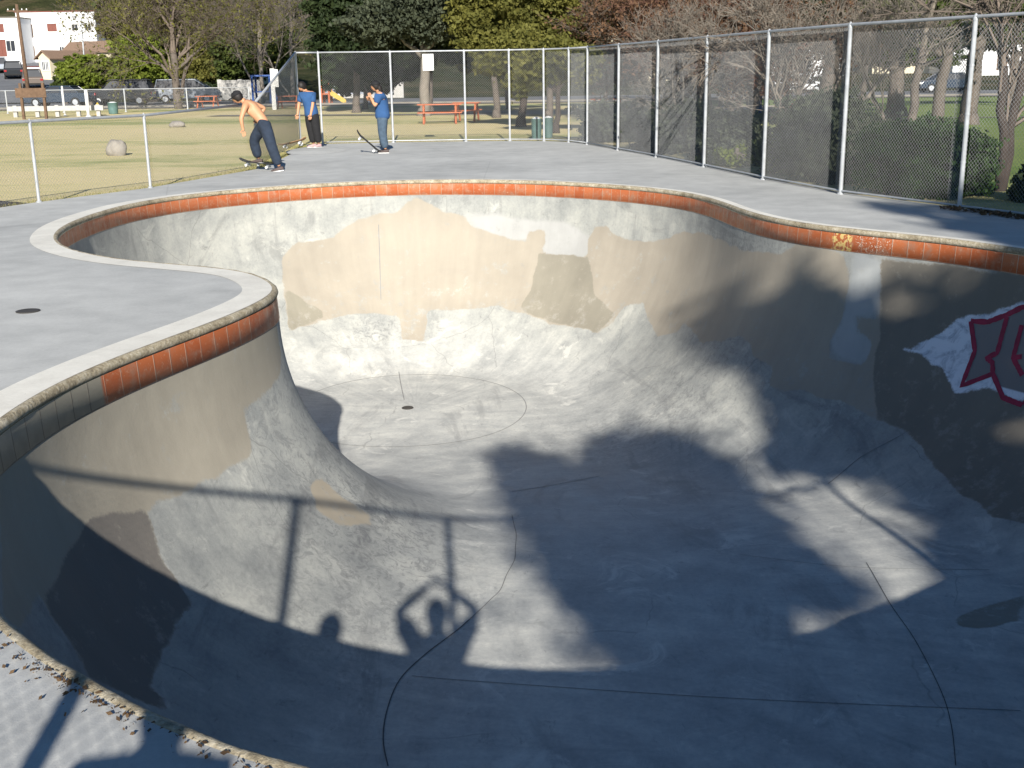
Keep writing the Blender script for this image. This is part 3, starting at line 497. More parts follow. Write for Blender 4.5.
def bandring():
    w_=np.array([.31+.012*mnoise.noise(Vector((x*.8,y*.8,3))) for x,y in hs]); n=len(hs)
    V=np.r_[np.c_[hs-hn*.046,np.full(n,.004)],np.c_[hs-hn*w_[:,None],np.full(n,.004)]]
    # the pale strip is only cast along the left side, the peninsula and thinly along the far side
    F=[]
    for i in range(n):
        uu=i*3*DU
        if uu>41.5 or uu<3.3: continue
        F.append((i,(i+1)%n,n+(i+1)%n,n+i))
    far=np.array([i*3*DU for i in range(n)]); f=np.clip((far-17.)/3.,0,1); V[n:,:2]=V[:n,:2]+(V[n:,:2]-V[:n,:2])*(1-.55*f)[:,None]
    ob=npmesh('deck_band',V,F,'band'); bm=bmesh.new(); bm.from_mesh(ob.data); bmesh.ops.recalc_face_normals(bm,faces=bm.faces)
    if bm.faces[0:1] and sum(fc.normal.z for fc in bm.faces)<0:
        bmesh.ops.reverse_faces(bm,faces=bm.faces)
    bm.to_mesh(ob.data); bm.free(); ob['kind']='structure'
bandring()
# terrain: one sheet with a hole at the deck
def terr(x,y):
    z=-.07+0*x
    z=z+np.clip(y-98,0,80)*.075*(.55+.45*sstep((30-x)/50.)) + np.clip(y-178,0,400)*.30 
    return z
gx=np.r_[-600,-300,-160,np.arange(-100,101,5),160,300,600]; gy=np.r_[-120,-60,-30,np.arange(-10,100,6),np.arange(100,260,5),300,400,700,1500]
def sheet(name,gx,gy,zf,mt):
    X,Y=np.meshgrid(gx,gy); V=np.c_[X.ravel(),Y.ravel(),zf(X,Y).ravel()]; nx=len(gx); F=[(j*nx+i,j*nx+i+1,(j+1)*nx+i+1,(j+1)*nx+i) for j in range(len(gy)-1) for i in range(nx-1)]
    return V,np.array(F)
OUTA=np.array(OUT); ctr=OUTA.mean(0); HO=ctr+(OUTA-ctr)*.985
g2=[(x,y) for x in (-14,14) for y in (-8,38)]
bx=[(-14,-8),(14,-8),(14,38),(-14,38)]
cdt(bx,HO,-.07,'lawn_near','lawn')
# outer sheet: grid cells outside the box
gx=np.unique(np.r_[-600,-300,-160,np.arange(-100,-14,6),-14,14,np.arange(20,101,6),160,300,600]); gy=np.unique(np.r_[-200,-60,-30,-8,38,np.arange(44,98,6),np.arange(98,262,5),300,400,700,1500])
V,F=sheet('g',gx,gy,lambda X,Y:terr(X,Y),'lawn'); cc=V[F].mean(1); keep=~((abs(cc[:,0])<14)&(cc[:,1]>-8)&(cc[:,1]<38)); F=F[keep]; cc=cc[keep]
far=cc[:,1]>98
npmesh('ground',V,F[~far],'lawn')['kind']='structure'
npmesh('hillside',V,F[far],'hill',None,True)['kind']='structure'
def flat(name,poly,z,mt,dz=None):
    m=M(); m.add([(x,y,(z if dz is None else float(terr(np.float64(x),np.float64(y)))+z)) for x,y in poly],[tuple(range(len(poly)))]); o=m.build(name,mt); 
    if o.data.polygons[0].normal.z<0: o.data.flip_normals()
    o['kind']='structure'; return o
# ------------------------------------------------------------------ fences
def link_panel(name,A,B,z0,z1a,z1b,parent,w=.031,r=.0019,off=(0,0)):
    """woven chain link between two plan points; wires are real three sided strands"""
    A=np.array(A,float)+off; B=np.array(B,float)+off; L=np.linalg.norm(B-A)
    if L<.1: return
    t=(B-A)/L; nrm=np.array([-t[1],t[0]]); H=max(z1a,z1b)-z0; ns=int(H/w)+1; nw=int(L/w)
    Vs=[];Fs=[];b=0
    for i in range(nw):
        z=z0+np.arange(ns+1)*w; x0=(i+.5)*w; top=z1a+(z1b-z1a)*x0/L; k=int((top-z0)/w)+1; k=min(k,ns+1)
        if k<2: continue
        z=z[:k]; ph=(np.arange(k)+i)%2; x=(i+ph*1.04)*w; d=.0025*(1-2*ph)
        C=np.c_[A[0]+t[0]*x+nrm[0]*d,A[1]+t[1]*x+nrm[1]*d,z]
        ring=[C+np.r_[t*a_,0]*r+np.r_[nrm*b_,0]*r for a_,b_ in ((1,-.6),(-1,-.6),(0,1.1))]
        V=np.stack(ring,1).reshape(-1,3); j=np.arange(k-1)[:,None]*3
        F=np.concatenate([np.c_[j+a_,j+b_,j+3+b_,j+3+a_] for a_,b_ in ((0,1),(1,2),(2,0))])
        Vs.append(V);Fs.append(F+b);b+=len(V)
    return npmesh(name,np.concatenate(Vs),np.concatenate(Fs),'wire',parent)
def post(p,h,parent,r=.030,z0=-.02,mt='galv'):
    m=M(); m.tube([(p[0],p[1],z0),(p[0],p[1],h-.01)],r,10); m.lathe([(r*1.15,h-.05),(r*1.2,h-.02),(r*.9,h+.015),(r*.3,h+.04)],10,(p[0],p[1],0))
    m.lathe([(r*1.9,z0),(r*1.8,z0+.03),(r*1.1,z0+.045)],10,(p[0],p[1],0))
    for zz in (.25*h,.5*h,.75*h): m.lathe([(r*1.12,zz),(r*1.12,zz+.025)],10,(p[0],p[1],0))
    return m.build('post',mt,parent)
def fence(name,P,hs,label,group=None,rails=True,bottom=True,poff=(.05,.02),zb=.05,added_strip=False,wr=.0019,pr=.030,rr=.022,posts=None,ww=.031):
    t=empty(name,(0,0,0),label,'fence',group=group)
    for i,(p,h) in enumerate(zip(P,hs)):
        if posts is None or i in posts: post(p,h,t,pr)
    top=[(p[0],p[1],h) for p,h in zip(P,hs)]
    m=M(); m.tube(top,rr,8); m.build('top_rail','galv',t,True)
    if bottom: m=M(); m.tube([(p[0],p[1],zb) for p in P],rr*.7,8); m.build('bottom_rail','galv',t,True)
    for i in range(len(P)-1):
        link_panel('mesh_panel',P[i],P[i+1],zb,hs[i]-.02,hs[i+1]-.02,t,off=poff,r=wr,w=ww)
        if added_strip:  # second strip of mesh added past each post for a darker band
            a=np.array(P[i]);b=np.array(P[i+1]); d=(b-a)/np.linalg.norm(b-a)
            s0=a+d*.06; s1=a+d*.30
            link_panel('added_mesh_strip',s0,s1,zb,hs[i]-.02,hs[i]-.02,t,off=(poff[0]+.015,poff[1]+.015),w=.024,r=.0034)
    return t
TH=2.44
fence('chain_link_fence',RF[4:13],[TH]*9,'tall chain link fence along the right side in front of the bushes',added_strip=True,wr=.0020,ww=.028)
fence('chain_link_fence',RF[12:],[TH]*(len(RF)-12),'tall chain link fence behind the skaters at the far end',wr=.0030,posts=range(1,20))
fence('chain_link_fence',LF[:],[1.22]*5+[1.30],'waist high chain link fence along the left edge of the deck',poff=(-.04,.02),bottom=False,wr=.0014,rr=.024,pr=.025)
t=empty('chain_link_fence',(0,0,0),'sloping fence bay that climbs from the low fence to the tall fence beside the skaters','fence')
P0,P1=(-5.17,24.1),(-5.72,32.3)
m=M(); m.tube([(P0[0],P0[1],1.30),(P1[0],P1[1],TH)],.026,8); m.build('top_rail','galv',t,True)
post(P1,TH,t); link_panel('mesh_panel',P0,P1,.05,1.28,TH-.02,t,r=.0014,off=(-.04,0))
m=M(); m.tube([(P1[0],P1[1],TH),(-5.15,32.55,TH)],.022,8); m.build('connecting_rail','galv',t,True)
# fence close behind the photographer
NF=[(-6.0,.4),(-4.6,-.1),(-3.45,-.28),(-2.29,-.33),(-1.11,-.37),(.15,-.56),(1.70,-.42),(3.26,-.08),(4.24,.37)]
fence('chain_link_fence',NF,[2.75]*len(NF),'tall chain link fence behind the photographer at the near edge of the deck',poff=(0,-.04),wr=.0028,pr=.034,rr=.03,posts=[0,1,2,4,5,8])
# sign on the far fence
sx0,_,sz1=AT(422.5,54,32.75); sx1,_,sz0=AT(434,70.5,32.75)
t=empty('notice_sign',((sx0+sx1)/2,32.70,(sz0+sz1)/2),'small white rules notice wired to the top of the far chain link fence','sign')
hw=(sx1-sx0)/2; hh=(sz1-sz0)/2
m=M(); m.box(-hw,hw,-.004,.004,-hh,hh); m.build('sign_plate','white',t,bevel=.001)
m=M()
for q,(a_,b_) in enumerate([(-.6,.6),(-.75,.7),(-.7,.5),(-.75,.75),(-.7,.65),(-.75,.3),(-.6,.6)]):
    zz=hh*(.72-.23*q); m.box(a_*hw,b_*hw,-.007,-.0045,zz-.008,zz+.008)
m.build('lettering','textgrey',t)
# ------------------------------------------------------------------ people
def skin(nodes,edges,sub=1,root=None,smooth=True):
    names=list(nodes); me=bpy.data.meshes.new('tmp'); me.from_pydata([nodes[k][:3] for k in names],[(names.index(a),names.index(b)) for a,b in edges],[])
    ob=bpy.data.objects.new('tmp',me); COL.objects.link(ob); md=ob.modifiers.new('s','SKIN'); md.use_smooth_shade=True
    sv=me.skin_vertices[0].data
    for i,k in enumerate(names):
        r=nodes[k][3]; sv[i].radius=(r*1.18,r*1.18) if not isinstance(r,tuple) else (r[0]*1.15,r[1]*1.15)
        sv[i].use_root=(k==(root or names[0]))
    s=ob.modifiers.new('b','SUBSURF'); s.levels=sub; s.render_levels=sub
    dg=bpy.context.evaluated_depsgraph_get(); dg.update(); ev=ob.evaluated_get(dg); me2=bpy.data.meshes.new_from_object(ev)
    V=[tuple(v_.co) for v_ in me2.vertices]; F=[tuple(p.vertices) for p in me2.polygons]
    bpy.data.objects.remove(ob); bpy.data.meshes.remove(me); bpy.data.meshes.remove(me2)
    return V,F
def head_mesh(c,fwd,tilt=0.,s=1.):
    """ellipsoid with brow, nose, chin and ears; fwd = facing direction in plan"""
    V=[];F=[];nu,nv=20,14
    f=Vector((fwd[0],fwd[1],0)).normalized(); r=f.cross(Vector((0,0,1))); up=Vector((0,0,1))
    rot=Matrix.Rotation(tilt,3,r); f=rot@f; up=rot@up; c=Vector(c)
    for j in range(nv+1):
        ph=math.pi*j/nv
        for i in range(nu):
            a=2*math.pi*i/nu; x=math.cos(a)*math.sin(ph); y=math.sin(a)*math.sin(ph); zz=math.cos(ph)   # x forward
            px,py,pz=x*.098,y*.076,zz*.118
            if zz<0: k=1+zz*.28; py*=k; px*=(1+zz*.14)
            if x>0:
                px+=.026*math.exp(-((y/.16)**2)-(((zz+.10)/.20)**2))      # nose
                px-=.012*math.exp(-(((abs(y)-.38)/.18)**2)-(((zz-.10)/.14)**2))  # eye sockets
                px+=.008*math.exp(-((y/.35)**2)-(((zz+.42)/.10)**2))+.010*math.exp(-((y/.3)**2)-(((zz+.78)/.15)**2))
            V.append(c+(f*px+r*py+up*pz)*s)
    for j in range(nv):
        for i in range(nu): F.append((j*nu+i,j*nu+(i+1)%nu,(j+1)*nu+(i+1)%nu,(j+1)*nu+i))
    m=M(); m.add(V,F)
    for sgn in (-1,1):
        b=len(m.v); q=M(); q.lathe([(.004,-.032),(.016,-.02),(.022,.008),(.016,.03),(.004,.034)],8)
        m.add([c+(f*(-.005+p[0]*1.)+r*(sgn*.078+p[1]*.35)+up*p[2])*s for p in q.v],q.f)
    frame=(f,r,up)
    return m.v,m.f,frame
def hand_nodes(nodes,edges,wrist,key,direc,side,s=1.,curl=.5):
    """palm and five fingers as chains starting inside the palm"""
    w_=Vector(wrist); d=Vector(direc).normalized(); sd=Vector(side); sd=(sd-d*sd.dot(d)).normalized(); nn=d.cross(sd)
    out=[]
    palm=w_+d*.05*s
    for i,(o,l) in enumerate(((-.028,.062),(-.010,.075),(.010,.070),(.027,.055))):
        a=w_+d*.05*s+sd*o*s; b=w_+d*.085*s+sd*o*1.1*s; c_=b+(d*math.cos(curl*.5)+nn*math.sin(curl*.5))*l*.5*s; e=c_+(d*math.cos(curl*1.3)+nn*math.sin(curl*1.3))*l*.5*s
        out.append([(a,.009),(b,.0095),(c_,.0085),(e,.0065)])
    a=w_+d*.02*s-sd*.02*s; b=w_+d*.045*s-sd*.048*s; e=b+(d*.8-sd*.3+nn*.4).normalized()*.035*s
    out.append([(a,.011),(b,.011),(e,.008)])
    return palm,out
def person(label,loc,J,face,tilt,tops,skinmt='skin',shirt='shirt',trousers='jeans',shoemt='shoe',bare=False,hat=None,longhair=False,sc=1.,group=None):
    t=empty('person',loc,label,'person',group=group)
    n={}; E=[]
    def add(k,p,r,frm=None):
        n[k]=(*[c_*sc for c_ in p],(r if isinstance(r,tuple) else (r,r)) if not isinstance(r,tuple) else r)
        if frm: E.append((frm,k))
    pel=Vector(J['pelvis']); ch=Vector(J['chest']); nk=Vector(J['neck']); hd=Vector(J['head'])
    add('pelvis',pel,.115); add('waist',pel.lerp(ch,.45),.105,'pelvis'); add('chest',ch,.128,'waist')
    nb=ch.lerp(nk,.75); add('uc',nb,.085,'chest'); add('neck',nk,.052,'uc'); add('headb',nk.lerp(hd,.55),.055,'neck')
    hands=[]
    for s_ in ('L','R'):
        sh=Vector(J['sh'+s_]); el=Vector(J['el'+s_]); wr=Vector(J['wr'+s_])
        add('sh'+s_,sh,.058,'uc'); add('ua'+s_,sh.lerp(el,.5),.046,'sh'+s_); add('el'+s_,el,.038,'ua'+s_); add('fa'+s_,el.lerp(wr,.4),.036,'el'+s_); add('wr'+s_,wr,.025,'fa'+s_)
        d=(wr-el).normalized(); side=Vector(J.get('side'+s_,(1,0,0)))
        palm,fing=hand_nodes(n,E,wr*sc,'h'+s_,d,side,sc); n['pm'+s_]=(*palm,.032); E.append(('wr'+s_,'pm'+s_)); hands.append(fing)
        hp=Vector(J['hip'+s_]); kn=Vector(J['kn'+s_]); an=Vector(J['an'+s_])
        add('hp'+s_,hp,.085,'pelvis'); add('th'+s_,hp.lerp(kn,.5),.072,'hp'+s_); add('kn'+s_,kn,.053,'th'+s_); add('cf'+s_,kn.lerp(an,.35),.05,'kn'+s_); add('an'+s_,an,.035,'cf'+s_)
    nodes={k:(v_[0],v_[1],v_[2],tuple(x*sc for x in (v_[3] if isinstance(v_[3],tuple) else (v_[3],v_[3])))) for k,v_ in n.items()}
    V,F=skin(nodes,E,2,'pelvis'); m=M(); m.add(V,F)
    for fing in hands:
        for chn in fing:
            nd={str(i):(*p,r*sc) for i,(p,r) in enumerate(chn)}; ed=[(str(i),str(i+1)) for i in range(len(chn)-1)]
            m.add(*skin(nd,ed,1))
    hv,hf,(f,r,up)=head_mesh(hd*sc,face,tilt,sc); m.add(hv,hf)
    m.build('body',skinmt,t,True)
    hc=hd*sc
    # eyes, mouth
    for sgn in (-1,1):
        q=M(); q.lathe([(.001,-.010),(.007,-.007),(.010,0),(.007,.007),(.001,.010)],8); e=M(); e.add([hc+(f*(.086+p[0]*.5)+r*(sgn*.030+p[1])+up*(.012+p[2]*.6))*sc for p in q.v],q.f); e.build('eye','eye',t,True)
    q=M(); q.box(-.006,.006,-.022,.022,-.005,.005); e=M(); e.add([hc+(f*(.094+p[0])+r*p[1]+up*(-.058+p[2]))*sc for p in q.v],q.f); e.build('mouth','lips',t)
    # hair: cap-like shell over the back and top of the skull
    q=M(); nu,nv=20,12; VV=[]
    for j in range(nv+1):
        ph=math.pi*.74*j/nv
        for i in range(nu):
            a=2*math.pi*i/nu; x=math.cos(a)*math.sin(ph); y=math.sin(a)*math.sin(ph); zz=math.cos(ph)
            fr=max(0,x); k=1.0
            zz2=max(zz,-.9+1.25*fr) ; rr=1+ .05*mnoise.noise(Vector((x*4,y*4,zz*4+loc[0])))
            ex=1.14 if zz2>0 else 1.12
            VV.append(hc+(f*(x*.098*ex*rr-.008)+r*(y*.080*ex*rr)+up*(zz2*.118*1.10*rr+.006))*sc)
    for j in range(nv):
        for i in range(nu): q.f.append((j*nu+i,j*nu+(i+1)%nu,(j+1)*nu+(i+1)%nu,(j+1)*nu+i))
    q.v=[tuple(p) for p in VV]; q.build('hair','hair',t,True)
    if longhair:
        nd={'0':(*(hc+(f*-.05+up*.02)*sc),.07*sc),'1':(*(hc+(f*-.09+up*-.07)*sc),.065*sc),'2':(*(hc+(f*-.10+up*-.17)*sc),.055*sc),'3':(*(hc+(f*-.09+up*-.25)*sc),.03*sc)}
        q=M(); q.add(*skin(nd,[('0','1'),('1','2'),('2','3')],2)); q.build('long_hair','hair',t,True)
    if hat:
        q=M(); q.lathe([(.112,.0),(.113,.03),(.104,.065),(.078,.095),(.03,.11),(.004,.112)],18); e=M(); e.add([hc+(f*(p[0]*.98-.006)+r*p[1]*.84+up*(.028+p[2]*.9))*sc for p in q.v],q.f)
        q=M(); q.box(.07,.175,-.062,.062,.0,.012); e.add([hc+(f*p[0]*.98*hat[1]+r*p[1]*(1-.5*max(0,p[0]-.1)/.075)+up*(.030+p[2]))*sc for p in q.v],q.f); e.build('cap',hat[0],t,True)
    # shirt
    pe=Vector(J['pelvis'])
    if not bare:
        n2={};E2=[]
        lo=pe+Vector((0,0,-.17)); n2['p']=(*lo*sc,.175*sc); n2['pp']=(*pe*sc,.168*sc); n2['w']=(*pe.lerp(ch,.45)*sc,.145*sc); n2['c']=(*ch*sc,.160*sc); n2['u']=(*nb*sc,.105*sc); n2['n']=(*nb.lerp(nk,.60)*sc,.064*sc)
        E2+=[('p','pp'),('pp','w'),('w','c'),('c','u'),('u','n')]
        for s_ in ('L','R'):
            sh=Vector(J['sh'+s_]); el=Vector(J['el'+s_]); n2['s'+s_]=(*sh*sc,.080*sc); n2['m'+s_]=(*sh.lerp(el,.45)*sc,.072*sc); n2['e'+s_]=(*sh.lerp(el,.80)*sc,.070*sc); E2+=[('u','s'+s_),('s'+s_,'m'+s_),('m'+s_,'e'+s_)]
        q=M(); q.add(*skin(n2,E2,2,'p')); q.build('shirt',shirt,t,True)
    n3={'p':(*(pe+Vector((0,0,.11)))*sc,.142*sc),'q':(*(pe+Vector((0,0,-.06)))*sc,.155*sc)};E3=[('p','q')]
    for s_ in ('L','R'):
        hp=Vector(J['hip'+s_]); kn=Vector(J['kn'+s_]); an=Vector(J['an'+s_])
        n3['h'+s_]=(*hp*sc,.122*sc); n3['t'+s_]=(*hp.lerp(kn,.5)*sc,.110*sc); n3['k'+s_]=(*kn*sc,.094*sc); n3['c'+s_]=(*kn.lerp(an,.5)*sc,.090*sc); n3['a'+s_]=(*an.lerp(kn,.03)*sc,.082*sc)
        E3+=[('q','h'+s_),('h'+s_,'t'+s_),('t'+s_,'k'+s_),('k'+s_,'c'+s_),('c'+s_,'a'+s_)]
    q=M(); q.add(*skin(n3,E3,2,'p')); q.build('trousers',trousers,t,True)
    q=M(); q.tube([((pe+Vector((0,0,.095)))*sc+Vector((math.cos(a)*.125,math.sin(a)*.118,0))*sc) for a in np.linspace(0,2*math.pi,17)],.012*sc,6); 
    for s_ in ('L','R'):
        an=Vector(J['an'+s_])*sc; d=Vector((*J.get('toe'+s_,face),0)).normalized(); sl=J.get('slope'+s_,0)
        d=(d+Vector((0,0,sl))).normalized(); sdv=d.cross(Vector((0,0,1))).normalized(); u_=sdv.cross(d)
        prof=[(-.075,.036,.075),(-.03,.040,.085),(.04,.044,.070),(.11,.048,.052),(.165,.042,.038),(.185,.02,.02)]
        mm=M(); V=[];F=[]
        for x,wd,hg in prof:
            for a in np.linspace(0,2*math.pi,10,endpoint=False): V.append(an+(d*x+sdv*(math.cos(a)*wd)+u_*(-.075+hg*.5+math.sin(a)*hg*.5))*sc)
        for i in range(len(prof)-1):
            for k in range(10): F.append((i*10+k,i*10+(k+1)%10,(i+1)*10+(k+1)%10,(i+1)*10+k))
        F+=[tuple(range(9,-1,-1)),tuple(50+k for k in range(10))]
        mm.add(V,F); so_=mm.build('shoe',shoemt,t,True)
        mm=M(); V=[]
        for x,wd,hg in prof:
            for sg in (-1,1):
                for zz in (-.083,-.068): V.append(an+(d*(x*1.02)+sdv*(sg*wd*1.05)+u_*zz)*sc)
        F=[]
        for i in range(5): b=i*4; F+=[(b,b+1,b+5,b+4),(b+2,b+6,b+7,b+3),(b,b+4,b+6,b+2),(b+1,b+3,b+7,b+5)]
        F+=[(0,2,3,1),(20,21,23,22)]
        mm.add(V,F); mm.build('sole','white',so_)
    return t
# shirtless skater pushing off, left
person('shirtless skater in a black cap leaning forward with one foot on a board',(-4.60,23.35,0),
 dict(pelvis=(-.24,.05,.93),chest=(-.44,.06,1.20),neck=(-.60,.06,1.36),head=(-.74,.05,1.44),
  shL=(-.46,.24,1.30),elL=(-.28,.36,1.22),wrL=(-.40,.30,1.04),shR=(-.56,-.12,1.27),elR=(-.64,-.20,1.03),wrR=(-.62,-.18,.84),
  hipL=(-.28,.15,.88),knL=(-.54,.30,.60),anL=(-.47,.38,.215),hipR=(-.20,-.04,.88),knR=(-.11,-.05,.49),anR=(.02,-.04,.085),toeL=(-1,.25),toeR=(-1,-.1),slopeR=-.12),
 (-1,.12),-.45,None,bare=True,hat=('blackc',1.),trousers='jeans',shoemt='shoe')
def skateboard(label,loc,rz,pitch,roll=0.,mt='grip',kick=1.):
    t=empty('skateboard',loc,label,'skateboard',rz); t.rotation_mode='XYZ'; t.rotation_euler=(roll,pitch,rz)
    V=[];F=[];L=.80;n=18
    for i in range(n+1):
        x=-L/2+L*i/n; e=abs(x)/(L/2); wd=.10*math.sqrt(max(.0,1-max(0,(e-.72)/.29)**2)) if e<1 else .02
        zz=.095+.055*kick*max(0,(e-.62)/.38)**1.6
        for yy,dz in ((-1,.012),(-.4,.0),(.4,.0),(1,.012)):
            V.append((x,yy*wd,zz+dz)); 
    m4=4
    for i in range(n):
        for j in range(3): a=i*m4+j; F.append((a,a+1,a+m4+1,a+m4))
    b=len(V); V2_=[(x,y,zz-.012) for x,y,zz in V]
    m=M(); m.add(V,F); m.add(V2_,[f[::-1] for f in F]); 
    E_=[];
    for i in range(n): E_+=[(i*4,(i+1)*4,b+(i+1)*4,b+i*4),(i*4+3,b+i*4+3,b+(i+1)*4+3,(i+1)*4+3)]
    E_+=[(0,b,b+1,1),(1,b+1,b+2,2),(2,b+2,b+3,3)]; k=n*4; E_+=[(k,k+1,b+k+1,b+k),(k+1,k+2,b+k+2,b+k+1),(k+2,k+3,b+k+3,b+k+2)]
    m.f+=E_; m.build('deck',mt,t)
    for sx_ in (-.22,.22):
        q=M(); q.box(sx_-.03,sx_+.03,-.03,.03,.055,.083); q.tube([(sx_,-.095,.035),(sx_,.095,.035)],.008,6); q.box(sx_-.012,sx_+.012,-.05,.05,.03,.06); tr=q.build('truck','galv',t)
        for sy in (-.085,.085):
            q=M(); q.tube([(sx_,sy-.016,.028),(sx_,sy+.016,.028)],[.027,.027],12); q.build('wheel','white',tr)
    return t
skateboard('skateboard under the raised foot of the shirtless skater',(-5.10,23.72,.05),2.95,-.10)
person('young skater in a blue tee and black trousers looking down at his board',(-4.98,30.05,.06),
 dict(pelvis=(-.02,0,.90),chest=(-.08,0,1.20),neck=(-.13,-.02,1.39),head=(-.21,-.05,1.51),
  shL=(-.25,.05,1.32),elL=(-.34,.06,1.07),wrL=(-.37,-.02,.84),shR=(.06,-.08,1.31),elR=(.04,-.12,1.06),wrR=(-.01,-.18,.83),
  hipL=(-.10,.03,.86),knL=(-.06,.0,.47),anL=(-.01,.02,.085),hipR=(.06,-.04,.86),knR=(.09,-.08,.47),anR=(.13,-.05,.085),toeL=(-.8,-.6),toeR=(-.6,-.8)),
 (-.75,-.65),-.55,None,trousers='blackc',shoemt='shoepink')
skateboard('skateboard tilted over the edge of the deck in front of the young skater looking down',(-5.50,29.95,.10),2.9,.22,.12,'maple')
person('long haired skater in a blue tee and washed jeans standing with a tipped up board',(-3.02,28.4,0),
 dict(pelvis=(.0,0,.93),chest=(-.02,0,1.24),neck=(-.07,0,1.44),head=(-.14,0,1.57),
  shL=(-.05,.17,1.38),elL=(-.18,.20,1.13),wrL=(-.28,.08,1.24),shR=(-.03,-.17,1.38),elR=(-.14,-.24,1.11),wrR=(-.24,-.16,1.31),
  hipL=(-.01,.08,.88),knL=(-.03,.10,.48),anL=(.0,.10,.085),hipR=(.0,-.08,.88),knR=(-.02,-.08,.48),anR=(.05,-.09,.085),toeL=(-1,.1),toeR=(-1,-.15)),
 (-1,-.1),-.1,None,trousers='jeans2',shoemt='shoe',longhair=True,hat=('blackc',.9))
skateboard('skateboard standing on its tail with its nose raised in front of the long haired skater',(-3.44,28.32,.185),math.pi,-.72)
# photographer and companion behind the camera (their shadows lie in the bowl)
person('photographer in a blue tee with both arms raised beside the fence post',(0,-.24,0),
 dict(pelvis=(0,-.02,.93),chest=(0,-.02,1.26),neck=(0,0,1.50),head=(0,.0,1.66),
  shL=(-.17,0,1.43),elL=(-.31,.06,1.66),wrL=(-.10,.05,1.86),shR=(.17,0,1.43),elR=(.31,.06,1.66),wrR=(.10,.05,1.86),sideL=(0,1,0),sideR=(0,1,0),
  hipL=(-.09,0,.88),knL=(-.10,.02,.48),anL=(-.11,0,.085),hipR=(.09,0,.88),knR=(.10,.02,.48),anR=(.11,0,.085)),
 (0,1),.0,None,group=None)
person('companion in dark clothes standing still beside the photographer',(-.79,-.22,0),
 dict(pelvis=(0,0,.90),chest=(0,0,1.20),neck=(0,0,1.40),head=(0,.0,1.555),
  shL=(-.16,0,1.34),elL=(-.19,0,1.06),wrL=(-.18,.04,.84),shR=(.16,0,1.34),elR=(.19,0,1.06),wrR=(.18,.04,.84),sideL=(0,1,0),sideR=(0,1,0),
  hipL=(-.09,0,.86),knL=(-.10,.02,.47),anL=(-.11,0,.085),hipR=(.09,0,.86),knR=(.10,.02,.47),anR=(.11,0,.085)),
 (0,1),.0,None,shirt='blackc')
# ------------------------------------------------------------------ vegetation
def leaves(P,size,up=.3,jit=.5):
    n=len(P); d=rg.normal(size=(n,3)); d[:,2]+=up; d/=np.linalg.norm(d,axis=1)[:,None]
    a=np.cross(d,rg.normal(size=(n,3))); a/=np.linalg.norm(a,axis=1)[:,None]; b=np.cross(d,a)
    s=(size*(1-jit+2*jit*rg.random(n)))[:,None]/2
    V=np.stack([P-a*s*1.4,P-b*s*.8,P+a*s*1.4,P+b*s*.8],1).reshape(-1,3); F=np.arange(4*n).reshape(-1,4)
    return V,F
def blob_points(blobs,n,clump=.16,per=40,shell=.75):
    vol=np.array([b[3]*b[4]*b[5] for b in blobs])**.8; vol/=vol.sum(); nc=max(4,n//per); out=[]
    idx=rg.choice(len(blobs),nc,p=vol)
    for i in idx:
        cx,cy,cz,rx,ry,rz=blobs[i]; d=rg.normal(size=3); d/=np.linalg.norm(d); r=rg.random()**(1/3)*(1-shell)+shell*(rg.random()**.35); r=min(r,1.)
        c_=np.array([cx,cy,cz])+d*r*np.array([rx,ry,rz]); cr_=clump*min(rx,ry,rz)*(.6+rg.random())*1.6
        k=int(per*(.5+rg.random())); q=rg.normal(size=(k,3))*.5*cr_*np.array([1.25,1.25,.7]); out.append(c_+q)
    return np.concatenate(out)
def limb(m,a,b,r0,r1,n=6,wig=.12,seg=5):
    a=Vector(a);b=Vector(b);L=(b-a).length; P=[];R=[]
    for i in range(seg+1):
        t=i/seg; p=a.lerp(b,t)
        if 0<i<seg: p+=Vector((rnd.uniform(-1,1),rnd.uniform(-1,1),rnd.uniform(-.5,.5)))*wig*L/seg
        P.append(p);R.append(r0+(r1-r0)*t)
    m.tube(P,R,n); return P
def leafy_tree(label,x,y,h,tr,blobs,n,size,mt,name='tree',bark='bark',group=None,z0=None,cat='tree',per=40,clump=.16,limbs=True):
    if size>.15 and y<125: n=int(n*2.2); size*=.62; per=55
    """blobs relative to the base: (dx,dy,z,rx,ry,rz)"""
    z0=float(terr(np.float64(x),np.float64(y))) if z0 is None else z0
    t=empty(name,(x,y,z0),label,cat,group=group)
    if tr>0:
        m=M(); top=max(b[2] for b in blobs); limb(m,(0,0,-.1),(rnd.uniform(-.2,.2),rnd.uniform(-.2,.2),h),tr,tr*.7,10,.10,5)
        m.lathe([(tr*1.5,-.1),(tr*1.2,.12),(tr*1.02,.35)],10)
        if limbs:
            for b in blobs[:9]:
                limb(m,(0,0,h*.85),(b[0]*.8,b[1]*.8,b[2]),tr*.55,tr*.12,6,.25,5)
        m.build('trunk',bark,t,True)
    V,F=leaves(blob_points(blobs,n,clump,per),size); npmesh('crown',V,F,mt,t)
    return t
